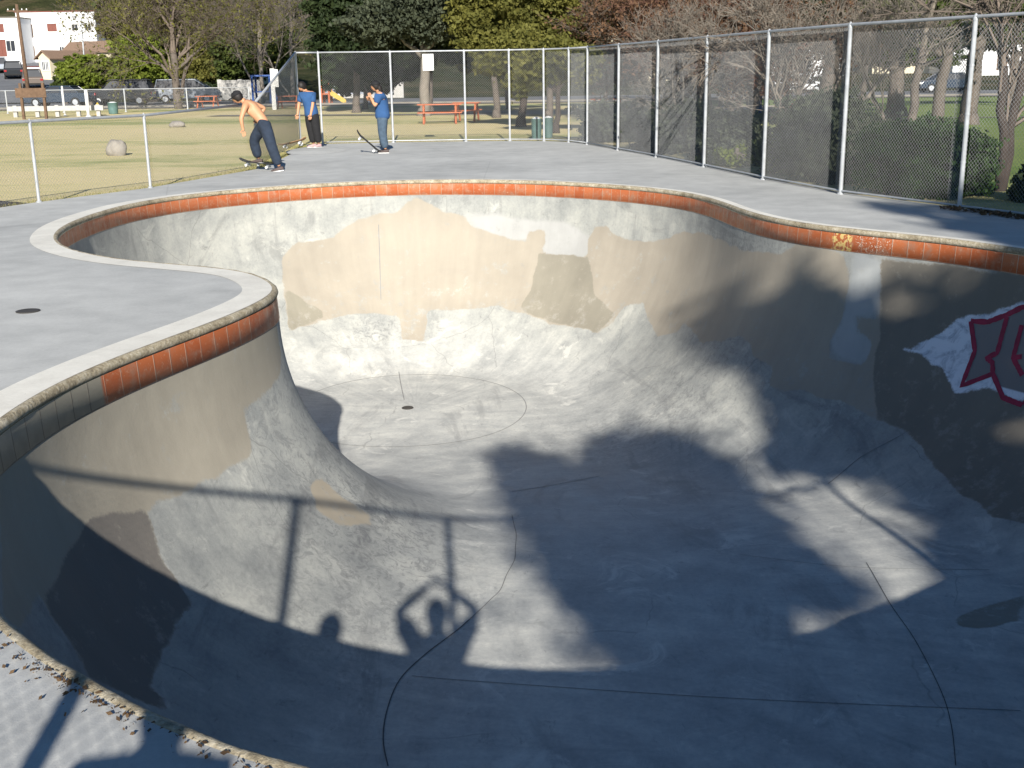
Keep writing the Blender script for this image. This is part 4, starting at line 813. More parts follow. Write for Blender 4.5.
def twigs(m,a,d,L,r,depth,spread=.6,n=None,lean=0.,lst=None):
    d=d.normalized(); seg=3; p=a.copy(); P=[p.copy()]
    for i in range(seg):
        d=(d+Vector((rnd.uniform(-1,1),rnd.uniform(-1,1),rnd.uniform(-.6,.9)))*.16).normalized(); p=p+d*L/seg; P.append(p.copy())
    R=[r*(1-.45*i/seg) for i in range(seg+1)]
    m.tube(P,R,7 if r>.06 else 3,False)
    if depth==0:
        return
    k=n or rnd.choice((3,3,4))
    for i in range(k):
        q=P[rnd.choice((1,2,3,3))] if i else P[3]
        dd=(d+Vector((rnd.gauss(0,1),rnd.gauss(0,1),rnd.gauss(.12,.8)))*spread).normalized()
        twigs(m,q,dd,L*rnd.uniform(.62,.85),max(r*.55,.006),depth-1,spread,None,lean)
def bare_tree(label,x,y,stems,L,r,depth,barkmt,twigmt,spread=.6,z0=None,name='bare_tree',group=None,leafn=0,leafmt='lf_brown',leafsize=.12):
    z0=float(terr(np.float64(x),np.float64(y))) if z0 is None else z0
    t=empty(name,(x,y,z0),label,'tree',group=group); m=M(); c_=M()
    for st_ in stems:
        dx,dy,dz,th,rr=st_[:5]; s0=Vector((dx*.1,dy*.1,-.1)) if len(st_)<6 else Vector((0,0,st_[5]))
        d=Vector((dx,dy,dz)).normalized(); P=limb(m,s0,(s0 if len(st_)>5 else Vector((0,0,0)))+d*th,rr,rr*.75,9,.12,6); 
        top=P[-1]
        for i in range(3+(depth>4)):
            q=P[rnd.choice((3,4,5,6))]; dd=(d+Vector((rnd.gauss(0,1),rnd.gauss(0,1),rnd.gauss(.1,.5)))*.55)
            twigs(c_,q,dd,L*rnd.uniform(.8,1.1),rr*.5,depth-1,spread)
        twigs(c_,top,d,L,rr*.7,depth,spread)
    m.build('trunk',barkmt,t,True); c_.build('crown',twigmt,t,True)
    if leafn:
        V=np.array(c_.v); P=V[rg.integers(0,len(V),leafn)]+rg.normal(size=(leafn,3))*.12; V,F=leaves(P,leafsize); npmesh('dry_foliage',V,F,leafmt,t)
    return t
def crown_blobs(w,h,zc,k=9,dep=None):
    dep=dep or w*.8; out=[(0,0,zc,w*.36,dep*.36,h*.36)]
    for i in range(k):
        a=2*math.pi*i/k+rnd.uniform(-.3,.3); rr=rnd.uniform(.45,.8); out.append((math.cos(a)*w/2*rr,math.sin(a)*dep/2*rr,zc+rnd.uniform(-.35,.42)*h*(1.1-rr*.6),w*rnd.uniform(.15,.26),dep*rnd.uniform(.15,.26),h*rnd.uniform(.16,.27)))
    return out
def tree_box(label,x0,x1,y0,y1,Y,n,size,mt,base=None,tr=.25,name='tree',k=9,group=None,cat='tree',bark='bark',extra_top=0,limbs=True,clump=.16,per=40):
    """a tree whose crown spans the columns x0..x1 and rows y0..y1 when it stands at distance Y"""
    X,_,Zt=AT((x0+x1)/2,y0,Y); Zb=AT((x0+x1)/2,y1,Y)[2]; Wd=AT(x1,y0,Y)[0]-AT(x0,y0,Y)[0]; z0=float(terr(np.float64(X),np.float64(Y))) ; Zt+=extra_top
    h=Zt-Zb; zc=(Zt+Zb)/2-z0
    return leafy_tree(label,X,Y,max(.3,Zb-z0+h*.25),tr,crown_blobs(Wd,h,zc,k),n,size,mt,name,bark,group,z0,cat,per,clump,limbs)
# trees whose shade falls over the bowl (behind the camera)
def poly_pts(poly,n):
    P=np.array(poly); lo=P.min(0);hi=P.max(0); out=[]
    while sum(map(len,out))<n:
        q=lo+rg.random((n*2,2))*(hi-lo); out.append(q[inside2(P,q)])
    return np.concatenate(out)[:n]
def shade_crown(polys,y0,spreadn,size,dy,nz):
    out=[]
    for poly,n,edge in polys:
        q=poly_pts(poly,n); q+=rg.normal(size=q.shape)*(edge+.07*rg.random((len(q),1))**3*3)
        # thin the crown unevenly so that light comes through in places
        f=np.array([mnoise.noise(Vector((a*1.5,b*1.5,1.3)))+.6*mnoise.noise(Vector((a*4,b*4,7.))) for a,b in q]); q=q[f>-nz]
        d=rg.uniform(-dy,dy,len(q)); out.append(np.c_[q[:,0]+SUN[0]/SUN[1]*d,y0+d,q[:,1]+SUN[2]/SUN[1]*d])
    return np.concatenate(out)
t=empty('tree',(6.4,-14,-.07),'broad leafy tree behind the near fence that shades the right half of the bowl','tree')
S2=DATA['trees']['S2']; S1=DATA['trees']['S1']
PL=shade_crown([(S2,9500,.05),([(5.3,8.4),(6.4,8.75),(7.2,9.8),(7.2,7.2),(5.4,7.3)],3500,.1)],-14,0,.14,1.6,.62)
V,F=leaves(PL,.15); npmesh('crown',V,F,'lf_green',t).location=(-6.4,14,.07)
m=M(); P=limb(m,(0,0,-.1),(.0,0,6.6),.26,.2,10,.08,6)
for q in ((-.6,0,9.4),(.1,.5,10.5),(.4,-.5,11.4),(-.9,.3,11.2),(.5,.2,9.3)): limb(m,(0,0,6.4),q,.12,.03,6,.2,5)
m.build('trunk','bark',t,True)
t=empty('tree',(3.6,-14,-.07),'slimmer leafy tree behind the near fence that shades the middle of the bowl','tree')
PL=shade_crown([(S1,8000,.07)],-14,0,.14,1.4,.80); V,F=leaves(PL,.15); npmesh('crown',V,F,'lf_green',t).location=(-3.6,14,.07)
m=M(); limb(m,(0,0,-.1),(.0,0,6.4),.16,.12,10,.06,6)
for q in ((-1.4,.2,9.),(-.9,-.3,9.6),(.1,.3,9.4),(.5,-.2,8.6),(-1.,0,8.4)): limb(m,(0,0,6.3),q,.08,.02,6,.2,5)
m.build('trunk','bark',t,True)
t=empty('tree',(8.9,-14,-.07),'tall leafy tree behind the near fence that shades the right end of the deck','tree')
PL=shade_crown([([(7.11,13.99),(7.23,13.5),(7.15,12.75),(7.22,11.8),(7.2,9.5),(8.,8.6),(10.4,9),(10.9,11.5),(10.2,13.8),(8.8,14.5),(8.2,13.7)],11000,.08)],-14,0,.15,2.,.6); V,F=leaves(PL,.17); npmesh('crown',V,F,'lf_dark',t).location=(-8.9,14,.07)
m=M(); limb(m,(0,0,-.1),(.0,0,8.),.3,.22,10,.06,6)
for q in ((-1.2,.2,11.),(-.6,-.3,12.4),(.6,.3,12.),(1.1,-.2,10.6)): limb(m,(0,0,7.8),q,.14,.03,6,.2,5)
m.build('trunk','barkdk',t,True)
# ---- backdrop
def X(px,Y,py=80): return AT(px,py,Y)[0]
# hedge and bushes on the left
tree_box('bright lime green bush left of the big bare tree',52,118,50,98,88,9000,.34,'lf_lime',tr=.15,k=8,name='bush',cat='bush',extra_top=.0)
tree_box('low green hedge bush behind the gable house driveway',48,76,62,100,92,4000,.3,'lf_green',tr=.1,k=6,name='bush',cat='bush')
tree_box('yellow green tree filling the gap behind the big bare tree',104,172,30,100,96,11000,.36,'lf_lime',tr=.25,k=9)
tree_box('dark clipped hedge behind the silver van',128,222,76,101,101,9000,.32,'lf_dark',tr=0,k=10,name='hedge',cat='hedge')
tree_box('olive green tree above the silver van',160,232,22,98,112,12000,.42,'lf_olive',tr=.3,k=9)
tree_box('tall green tree at the top left above the lime bush',92,165,-12,60,118,12000,.45,'lf_olive',tr=.3,k=9)
tree_box('dark green tree rising behind the pale bare tree',205,300,-15,92,106,16000,.42,'lf_green',tr=.3,k=10)
tree_box('shadowy evergreen between the two bare trees',190,260,35,100,118,9000,.42,'lf_dark',tr=.3,k=8)
bare_tree('big bare brown tree with a forked trunk on the far edge of the lawn',GX(179,75),75,[(-.02,0,1,3.4,.27),(-.75,.1,.62,2.4,.10,1.9),(.7,.2,.62,2.6,.09,2.3),(.2,.2,1,3.6,.12)],2.1,.14,6,'bark','twig',.55,leafn=9000,leafmt='lf_olive',leafsize=.12)
bare_tree('pale leafless tree with a slim trunk right of the big bare tree',GX(262,86),86,[(.03,0,1,5.0,.17),(-.35,.1,.8,4.,.08),(.35,0,.8,3.8,.08)],2.2,.12,6,'barkpale','twigpale',.5,leafn=3500,leafmt='lf_olive',leafsize=.12)
bare_tree('thin grey leafless tree at the left end of the tall fence',GX(292,95),95,[(.05,0,1,5.6,.17),(-.4,0,.8,4.5,.08)],2.3,.12,6,'barkpale','twigpale',.5)
# big evergreens in the middle
tree_box('large dark evergreen oak left of the yellow green tree',300,398,-45,90,62,30000,.27,'lf_dark',tr=.2,k=16,extra_top=1.)
tree_box('massive dark evergreen oak behind the notice sign',366,482,-50,82,58,34000,.27,'lf_dark',tr=.22,k=16,extra_top=1.)
tree_box('yellow green oak in front of the dark evergreens',448,540,-35,84,52,26000,.22,'lf_olive',tr=.16,k=14,extra_top=1.)
tree_box('broad yellow green oak behind the corner of the tall fence',496,600,-40,90,50,30000,.22,'lf_olive',tr=.16,k=15,extra_top=1.)
tree_box('grey green tree seen through the far fence behind the skater',310,415,46,96,68,14000,.26,'lf_grey',tr=.15,k=9)
leafy_tree('old oak with a thick pale trunk behind the picnic table',GX(424,56),56,3.2,.27,[(0,0,4.6,2.6,2.4,1.4),(-2,0,4.2,1.8,1.8,1.),(2,0,4.4,1.8,1.8,1.1)],11000,.24,'lf_grey',bark='barkpale')
leafy_tree('dark oak with low boughs beside the green bins',GX(521,43),43,1.5,.16,[(0,0,2.7,1.2,1.2,.8),(-.9,0,2.4,.9,.9,.6),(1.,.3,2.5,1.,1.,.7),(0,0,1.6,.6,.6,.6)],14000,.16,'lf_olive',bark='barkdk')
leafy_tree('small dark leafy tree just outside the fence corner',GX(556,38),38,1.5,.1,[(0,0,2.3,.9,.9,.7),(-.7,0,2.0,.7,.7,.6),(.8,.2,2.1,.8,.8,.6)],15000,.1,'lf_olive',bark='barkdk')
# reddish brown dense thicket of bare trees above the right fence
for i,(px,Y,lab,tw,lm) in enumerate([(668,47,'leafless mauve brown tree right of the yellow green oak','twig','lf_brown'),(712,40,'leafless brown tree behind the third bay of the right fence','twigred','lf_brown'),(742,33,'rusty brown half bare tree behind the middle of the right fence','twigred','lf_brown'),
    (700,60,'distant brown half bare tree behind the leafless row','twig','lf_brown'),(752,52,'distant reddish half bare tree behind the leafless row','twigred','lf_rust'),(790,44,'rust coloured tree behind the multi stemmed bare tree','twigred','lf_rust')]):
    bare_tree(lab,GX(px,Y),Y,[(-.15,0,1,2.4,.09),(.3,.1,1,2.2,.08),(-.35,.1,1,2.0,.07)],1.35*(Y/42)**.6,.1,6,'bark',tw,.62,leafn=int(22000),leafmt=lm,leafsize=.085*(Y/42)**.5)
for i,(px,Y,lab,lm) in enumerate([(840,38,'dark evergreen behind the right hand bays of the fence','lf_dark'),(905,44,'tall dark evergreen near the right edge above the fence','lf_dark'),(985,40,'dark evergreen at the far right above the fence','lf_dark'),(760,62,'dark olive tree far behind the rusty trees','lf_olive'),(690,70,'dull green tree far behind the leafless row','lf_grey')]):
    tree_box(lab,px-55,px+55,-70,58,Y,15000,.24,lm,tr=.3,k=11,extra_top=1.5)
tree_box('hanging olive boughs seen through the left bays of the far fence',330,420,48,86,70,16000,.2,'lf_grey',tr=.12,k=10)
tree_box('hanging olive boughs behind the corner of the far fence',455,560,44,84,64,20000,.2,'lf_olive',tr=.12,k=12)
tree_box('rounded olive tree behind the first bays of the right fence',560,650,30,92,66,18000,.2,'lf_grey',tr=.12,k=12)
tree_box('rounded dull green tree behind the middle bays of the right fence',640,770,30,84,72,18000,.2,'lf_grey',tr=.12,k=12)
tree_box('leafy street tree seen through the right bays of the fence',850,960,30,72,58,18000,.18,'lf_green',tr=.12,k=12)
# near bare trees behind the right fence
bare_tree('multi stemmed leafless tree leaning out behind the sixth bay of the right fence',GX(806,22.6,0),22.6,[(-.42,0,1,1.5,.07),(.35,.1,1,1.5,.06),(-.1,.1,1,1.7,.05),(.65,-.1,.8,1.3,.045)],.85,.045,5,'bark','twigpale',.55)
bare_tree('crooked bare tree with twin dark trunks at the right edge behind the fence',GX(1000,18.2,0),18.2,[(-.06,0,1,1.9,.08),(.14,.1,1,2.0,.085)],1.0,.06,5,'barkdk','twig',.6)
bare_tree('slender leafless tree behind the fourth bay of the right fence',GX(683,28.5,0),28.5,[(-.2,0,1,1.4,.045),(.3,0,1,1.4,.04),(.0,.1,1,1.6,.04)],.8,.04,5,'barkpale','twigpale',.6)
bare_tree('grey leafless tree with branches arching over the right fence',GX(905,26,0),26,[(.1,0,1,2.3,.11),(-.5,0,.9,2.2,.05)],1.2,.05,5,'bark','twigpale',.62)
# shrubs behind the right fence
def shrub(label,x0,x1,y0,y1,Y,n,size,mt,k=8,group=None): return tree_box(label,x0,x1,y0,y1,Y,n,size,mt,tr=.04,k=k,name='shrub',cat='shrub',group=group,clump=.2,per=30)
shrub('big glossy dark green shrub behind the last full bay of the right fence',868,992,112,214,17.8,42000,.055,'lf_gloss_shade',14)
shrub('rounded grey green shrub left of the glossy dark shrub',775,925,88,205,20.4,36000,.06,'lf_grey',14)
shrub('low shrub with yellowish leaves under the multi stemmed tree',745,822,122,186,22.0,9000,.06,'lf_green',9)
shrub('dense dark shrub behind the fifth bay of the right fence',688,785,100,182,25.2,16000,.07,'lf_grey',10)
shrub('dark hedge shrub behind the fourth bay of the right fence',628,728,98,170,28.5,15000,.08,'lf_grey',10)
shrub('dark hedge shrub behind the second bay of the right fence',574,660,98,160,33,13000,.09,'lf_grey',10)
shrub('leafy low plant with pale leaves at the foot of the right fence',700,775,142,178,24.0,2600,.06,'lf_lime',7)
shrub('dark bush at the right edge beside the twin trunks',1012,1075,150,225,16.8,12000,.06,'lf_dark',9)
# street trees on the far right lawn
for (px,Y,th,r,lab) in ((900,48,3.,.26,'stout pale street tree on the right lawn'),(936,36,2.6,.2,'pale trunked street tree nearer the fence on the right lawn'),(1010,58,2.6,.2,'street tree at the far right of the lawn'),(862,72,2.6,.18,'small street tree beside the road')):
    leafy_tree(lab,GX(px,Y),Y,th,r,[(0,0,th+1.1,2.2,2.,1.0),(-1.4,0,th+.8,1.3,1.3,.8),(1.4,0,th+.9,1.3,1.3,.8)],8000,.2,'lf_green',bark='bark')
# woods on the hill: individual crowns
k=0
for (px0,px1,Y) in [(a,a+90,rnd.uniform(165,225)) for a in range(-160,1190,58)]:
    k+=1; yt=rnd.uniform(-30,-6) if px0>90 else rnd.uniform(-42,-26)
    tree_box(('dark wooded crown on the hill above the white building' if px0<110 else 'distant wooded crown on the hill behind the park'),px0,px1,yt,70 if px0>100 else 40,Y,3600,.9,rnd.choice(['lf_dark','lf_green','lf_dark','lf_olive','lf_brown']),tr=.3,k=8,group='trees on the hillside',extra_top=2.,limbs=False)
# boulders
def boulder(label,x,y,rx,ry,rz,seed,grp=None,tilt=0):
    V=[];F=[];nu,nv=22,14
    for j in range(nv+1):
        ph=math.pi*j/nv
        for i in range(nu):
            a=2*math.pi*i/nu; d=Vector((math.cos(a)*math.sin(ph),math.sin(a)*math.sin(ph),math.cos(ph))); k_=1+.22*mnoise.noise(d*1.3+Vector((seed,0,0)))+.08*mnoise.noise(d*3.5+Vector((seed,2,0)))+.03*mnoise.noise(d*9)
            p=Vector((d.x*rx*k_,d.y*ry*k_,d.z*rz*k_)); p=Matrix.Rotation(tilt,3,'Y')@p; V.append(p)
    for j in range(nv):
        for i in range(nu): F.append((j*nu+i,j*nu+(i+1)%nu,(j+1)*nu+(i+1)%nu,(j+1)*nu+i))
    m=M(); m.add(V,F); o=m.build('boulder','rock',None,True); o.location=(x,y,rz*.62-.07); return tag(o,label,'boulder')
Y=30.; boulder('upright grey boulder on the dry lawn nearest the low fence',GX(117,Y),Y,.27,.22,.25,3.,tilt=.45)
Y=47.; boulder('flat pale boulder further back on the lawn near the bare tree',GX(177,Y),Y,.32,.3,.15,8.)
# grass blades by the deck, and short tufts over the near lawn
n=260000; gx=rg.uniform(-12,-4.6,n); gy=rg.uniform(14,34,n); dd=np.hypot(gx,gy); keep=~inside2(np.array(OUT),np.c_[gx,gy]); gx,gy=gx[keep],gy[keep]
OP=np.array([p for p in OUT if p[0]<-3 and p[1]>9]); OD=np.min([np.hypot(gx-(a[0]+(b[0]-a[0])*t_),gy-(a[1]+(b[1]-a[1])*t_)) for a,b in zip(OP[:-1],OP[1:]) for t_ in (0,.25,.5,.75)],axis=0)
keep=rg.random(len(gx))<np.exp(-np.maximum(0,OD-.25)/.22); gx,gy=gx[keep],gy[keep]
ex=rg.uniform(-6,2,6000); ey=33.0+rg.exponential(.35,6000); gx=np.r_[gx,ex];gy=np.r_[gy,ey]; n=len(gx)
a=rg.random(n)*6.28; h=rg.uniform(.02,.06,n); w_=.004+0*gy
B=np.c_[gx,gy,np.full(n,-.07)]; dx=np.c_[np.cos(a)*w_,np.sin(a)*w_,np.zeros(n)]; tp=B+np.c_[rg.normal(0,.02,n),rg.normal(0,.02,n),h]
V=np.stack([B-dx,B+dx,tp],1).reshape(-1,3); V=V; npmesh('grass',V,np.arange(3*n).reshape(-1,3),'blade')['kind']='stuff'
# fallen leaves along the near coping and under the right fence
n=1500; i=rg.integers(0,int(2.0/DU),n); i=np.where(rg.random(n)<.3,(NR-rg.integers(1,int(2./DU),n))%NR,i)
o=.066+rg.exponential(.016,n)*(1+3*(rg.random(n)<.1)); o=np.where(np.array([mnoise.noise(Vector((q*.045,3.,1.))) for q in i])+rg.normal(0,.12,n)>-.02,o,o+9.)[:]; o=np.where(rg.random(n)<.62,o,o+9.); ok_=o<5; i=i[ok_];o=o[ok_];n=len(i); P=RC[i]-NI[i]*o[:,None]; P3=np.c_[P,np.full(n,.012)]+rg.normal(0,.012,(n,3))*[1,1,0]
V1,F1=leaves(P3,.011,1.6,.8)
n=900; s=rg.random(n); P=np.array([8.2,10.3])*(1-s)[:,None]+np.array([5.9,15.4])*s[:,None]; P=P+rg.normal(0,.10,(n,2))+[-.02,0]; V2_,F2=leaves(np.c_[P,np.full(n,.012)+rg.random(n)*.02],.06,2.)
V=np.r_[V1,V2_]; F=np.r_[F1,F2+len(V1)]; V[:,2]=np.maximum(V[:,2],.0062); npmesh('fallen_leaves',V,F,'leafdry')['kind']='stuff'
# ------------------------------------------------------------------ streets
flat('street',[(-160,79.5),(160,79.5),(160,97),(-160,97)],-.045,'road')
flat('sidewalk',[(-160,76.5),(160,76.5),(160,79.3),(-160,79.3)],-.035,'sidewalk')
m=M(); m.box(-160,160,79.3,79.48,-.07,.07); m.build('kerb','sidewalk')['kind']='structure'
def strip(name,C,wd,mt,dz):
    C=np.array(catmull_open(np.array(C,float),8)); t=np.gradient(C,axis=0); t/=np.linalg.norm(t,axis=1)[:,None]; nn=np.c_[-t[:,1],t[:,0]]; A=C+nn*wd/2;B=C-nn*wd/2
    zc=terr(C[:,0],C[:,1])+dz; V=np.r_[np.c_[A,zc],np.c_[B,zc]]; n=len(C); F=[(i,n+i,n+i+1,i+1) for i in range(n-1)]
    o=npmesh(name,V,F,mt); o['kind']='structure'; return o
strip('hill_street',[(-40.,97),(-44.5,112),(-52.5,135),(-64,165),(-74,190)],9.,'road',.12)
strip('hill_sidewalk',[(-33.8,97),(-38,112),(-46,135),(-57,165)],1.8,'sidewalk',.16)
strip('park_path',[(8.,46),(16,45),(28,46),(44,47)],.5,'sidewalk',.02)
strip('play_sand',[(-4.,60),(3.,58),(10.,60),(18,62)],6.,'sand',.015)
strip('dirt_strip',[(-14,11.5),(-10.1,15.5),(-7.9,18.6)],.9,'dirt',.012)
strip('park_walk',[(-15.,60.),(-9,58.5),(-4,57.5),(0,58)],1.6,'sidewalk',.025)
# ------------------------------------------------------------------ vehicles
def car(label,x,y,rz,kind,paint,group='cars parked along the streets'):
    z=float(terr(np.float64(x),np.float64(y)))+.06
    t=empty('parked_car',(x,y,z),label,'car',rz,group)
    if kind=='van': L,W,H=4.9,1.85,1.75; body=[(-2.45,.35),(-2.42,.85),(-2.3,1.02),(2.0,1.05),(2.35,.9),(2.45,.6),(2.42,.32)]; gl=[(-2.25,1.0),(-2.05,1.62),(-1.8,1.72),(.7,1.70),(1.05,1.55),(1.75,1.03)]
    elif kind=='suv': L,W,H=4.6,1.85,1.8; body=[(-2.3,.42),(-2.3,.95),(-2.2,1.08),(1.1,1.1),(2.1,1.02),(2.3,.85),(2.3,.42)]; gl=[(-2.2,1.05),(-2.05,1.65),(-1.85,1.77),(.3,1.76),(.6,1.62),(1.15,1.08)]
    elif kind=='pickup': L,W,H=5.2,1.9,1.8; body=[(-2.6,.45),(-2.6,1.05),(-.5,1.07),(1.3,1.1),(2.4,1.02),(2.6,.85),(2.6,.42)]; gl=[(-.55,1.05),(-.45,1.68),(-.25,1.76),(.6,1.75),(.85,1.62),(1.4,1.08)]
    else: L,W,H=4.5,1.75,1.4; body=[(-2.25,.32),(-2.25,.75),(-2.1,.92),(-1.3,.95),(1.1,.93),(2.0,.82),(2.25,.62),(2.22,.3)]; gl=[(-1.65,.92),(-1.05,1.32),(-.8,1.4),(.2,1.4),(.5,1.3),(1.2,.92)]
    m=M(); m.prism(body,-W/2,W/2)
    # wheel arches read as darker recesses
    m.build('body',paint,t,bevel=.05)
    # greenhouse: glass with body coloured pillars and roof
    cx=sum(p[0] for p in gl)/len(gl); V=[];n=len(gl)
    for s_ in (-1,1):
        for (gx_,gz) in gl: inw=(gz-1.)*.34; V.append((gx_,s_*(W/2-.07-inw),gz))
    m=M(); m.add(V,[tuple(range(n-1,-1,-1)),tuple(range(n,2*n))]+[(i,(i+1)%n,n+(i+1)%n,n+i) for i in range(n)]); m.build('window','glass',t)
    m=M(); hi=max(p[1] for p in gl); rp=[p for p in gl if p[1]>hi-.16]; xa,xb=min(p[0] for p in rp),max(p[0] for p in rp); ww=W/2-.07-(hi-1)*.22
    m.box(xa-.03,xb+.05,-ww-.012,ww+.012,hi-.05,hi+.025); m.build('roof',paint,t,bevel=.02)
    for s_ in (-1,1):
        for px_ in (gl[0],gl[-1],(cx-.1,gl[0][1])):
            tp=min(rp,key=lambda p:abs(p[0]-px_[0]))
            y0=W/2-.065;y1=W/2-.062-(tp[1]-1)*.22
            m=M(); m.tube([(px_[0],s_*y0,px_[1]+.02),(tp[0] if px_ in (gl[0],gl[-1]) else px_[0],s_*y1,hi-.03)],.04,6); m.build('roof_pillar',paint,t)
    for xx in (-L*.31,L*.31):
        for s_ in (-1,1):
            m=M(); m.tube([(xx,s_*(W/2-.20),.32),(xx,s_*(W/2+.012),.32)],.32,18); wh=m.build('wheel','tyre',t)
            m=M(); m.tube([(xx,s_*(W/2+.0),.32),(xx,s_*(W/2+.022),.32)],.19,14); m.build('rim','galv',wh)
    for s_ in (-1,1):
        m=M(); m.box(-L/2-.025,-L/2+.03,s_*(W/2-.16)-.12,s_*(W/2-.16)+.12,.72,.9); m.build('taillight','taill',t)
        m=M(); m.box(L/2-.10,L/2+.02,s_*(W/2-.25)-.15,s_*(W/2-.25)+.15,.62,.76); m.build('headlight','white',t)
    m=M(); m.box(-L/2-.03,-L/2+.05,-W/2+.05,W/2-.05,.36,.5); m.box(L/2-.05,L/2+.03,-W/2+.05,W/2-.05,.34,.48); m.build('bumper','tyre',t)
    if kind=='pickup':
        m=M(); m.box(-2.5,-.6,-.78,.78,1.072,1.085); m.build('cargo_bed','tyre',t)
    return t
def carpx(label,px,Y,rz,kind,paint): return car(label,GX(px,Y,0),Y,rz,kind,paint)
carpx('silver minivan parked behind the trunk of the big bare tree',188,90,math.radians(8),'van','carsilver')
carpx('black car parked behind the low far fence left of the silver minivan',122,86,math.radians(186),'suv','carblack')
carpx('dark blue car showing its roof above the white barrier',61,83,math.radians(178),'sedan','carblue')
carpx('bronze wagon seen from behind on the hill street',35,112,math.radians(112),'suv','cartan')
carpx('black car parked up the hill street behind the bronze wagon',17,124,math.radians(112),'suv','carblack')
carpx('grey car at the left edge of the hill street',3,132,math.radians(112),'van','carsilver')
carpx('silver pickup parked in front of the long white wall',360,92,math.radians(4),'pickup','carsilver')
carpx('white car on the street beyond the right lawn',795,92,math.radians(3),'sedan','carwhite')
carpx('dark car on the street beyond the right lawn',945,90,math.radians(181),'sedan','carblue')
# ------------------------------------------------------------------ houses
def building(name,label,x0,x1,y0,y1,z0,z1,wall,roof,wins,rz=0,trim='redtrim',flat_roof=True,cat='building'):
    """front faces the camera (y0); wins = (x,z,w,h,material) relative to the centre and base"""
    cx,cy=(x0+x1)/2,(y0+y1)/2; t=empty(name,(cx,cy,z0),label,cat,rz); hw,hd,h=(x1-x0)/2,(y1-y0)/2,z1-z0
    m=M(); m.box(-hw,hw,-hd,hd,-2,h); m.build('wall',wall,t)
    if flat_roof:
        m=M(); m.box(-hw-.1,hw+.1,-hd-.1,hd+.1,h+.002,h+.12); m.build('roof',roof,t)
    else:
        rh=hw*.75; m=M(); m.prism([(-hw,h),(hw,h),(0,h+rh)],-hd,hd); m.build('gable_wall',wall,t)
        m=M(); e=.35
        for s_ in (-1,1):
            m.add([(s_*(hw+e),-hd-.3,h-e*.75+.03),(0,-hd-.3,h+rh+.03),(0,hd+.3,h+rh+.03),(s_*(hw+e),hd+.3,h-e*.75+.03),(s_*(hw+e),-hd-.3,h-e*.75+.15),(0,-hd-.3,h+rh+.17),(0,hd+.3,h+rh+.17),(s_*(hw+e),hd+.3,h-e*.75+.15)],[(0,1,2,3),(4,7,6,5),(0,4,5,1),(1,5,6,2),(2,6,7,3),(3,7,4,0)])
        m.build('roof',roof,t)
    for (wx,wz,ww,wh,fm) in wins:
        m=M(); a,b=ww/2,wh/2
        for (p,q,r_,s_) in ((-a-.08,a+.08,b,b+.08),(-a-.08,a+.08,-b-.08,-b),(-a-.08,-a,-b,b),(a,a+.08,-b,b),(-.03,.03,-b,b)): m.box(wx+p,wx+q,-hd-.07,-hd+.02,wz+r_,wz+s_)
        wn_=m.build('window',fm,t)
        m=M(); m.box(wx-a,wx+a,-hd-.03,-hd+.01,wz-b,wz+b); m.build('pane','glass' if fm!='redtrim' else 'redtrim',wn_)
    return t
Y=150.
def zz(py,Yq,px=50): return AT(px,py,Yq)[2]
xa,xb=AT(16,20,Y)[0],AT(95,20,Y)[0]; zb=zz(66,Y); zt=zz(12,Y); cx=(xa+xb)/2
def W_(px,py,w_,h_,m_): p=AT(px,py,Y); return (p[0]-cx,p[2]-zb,w_,h_,m_)
building('apartment_building','large white flat roofed stucco building on the hill at the top left',xa,xb,Y,Y+12,zb,zt,'stucco','redtrim',[W_(52,27.5,1.0,.75,'redtrim'),W_(75,27.5,.7,.7,'white'),W_(88,27.5,.7,.7,'white'),W_(27,31,.22,1.4,'wood'),W_(31.5,31,.22,1.4,'wood'),W_(28.5,52,.35,1.2,'wood'),W_(33,52,.35,1.2,'wood'),W_(62,49,.5,.5,'white')])
Y=146.; xa,xb=AT(-60,20,Y)[0],AT(17.5,20,Y)[0]; zb=zz(66,Y,0); zt=zz(18,Y,0); cx=(xa+xb)/2
building('apartment_building','lower white wing with a red window at the left edge of the white building',xa,xb,Y,Y+12,zb,zt,'stucco','sidewalk',[W_(1,28,.5,.8,'redtrim'),W_(2,48,.9,1.8,'redtrim'),W_(11,46,1.0,1.2,'white'),W_(-12,28,.8,.8,'white')])
Y=122.; xa,xb=AT(49,60,Y)[0],AT(63,60,Y)[0]; zb=zz(74,Y); zt=zz(57,Y)
t=building('house','small cream gabled house with a brown shingle roof below the white building',xa,xb,Y,Y+7,zb,zt,'cream','brownroof',[(-.1,.8,.35,.8,'white'),(.35,.8,.3,.8,'white')],flat_roof=False,cat='house',rz=math.radians(-22))
Y=128.; building('house','low house with a brown roof seen behind the lime bush',AT(66,60,Y)[0],AT(88,60,Y)[0],Y+2,Y+9,zz(72,Y,78),zz(50,Y,78),'cream','brownroof',[(0,.9,.6,.8,'white')],flat_roof=False,cat='house',rz=math.radians(60))
Y=132.; building('carport','maroon roofed carport beside the cream house',AT(26,66,Y)[0],AT(47,66,Y)[0],Y,Y+5,zz(75,Y,36),zz(67,Y,36),'stucco','redroof',[(-.4,.4,1.2,.5,'white')],cat='carport')
Y=96.; 
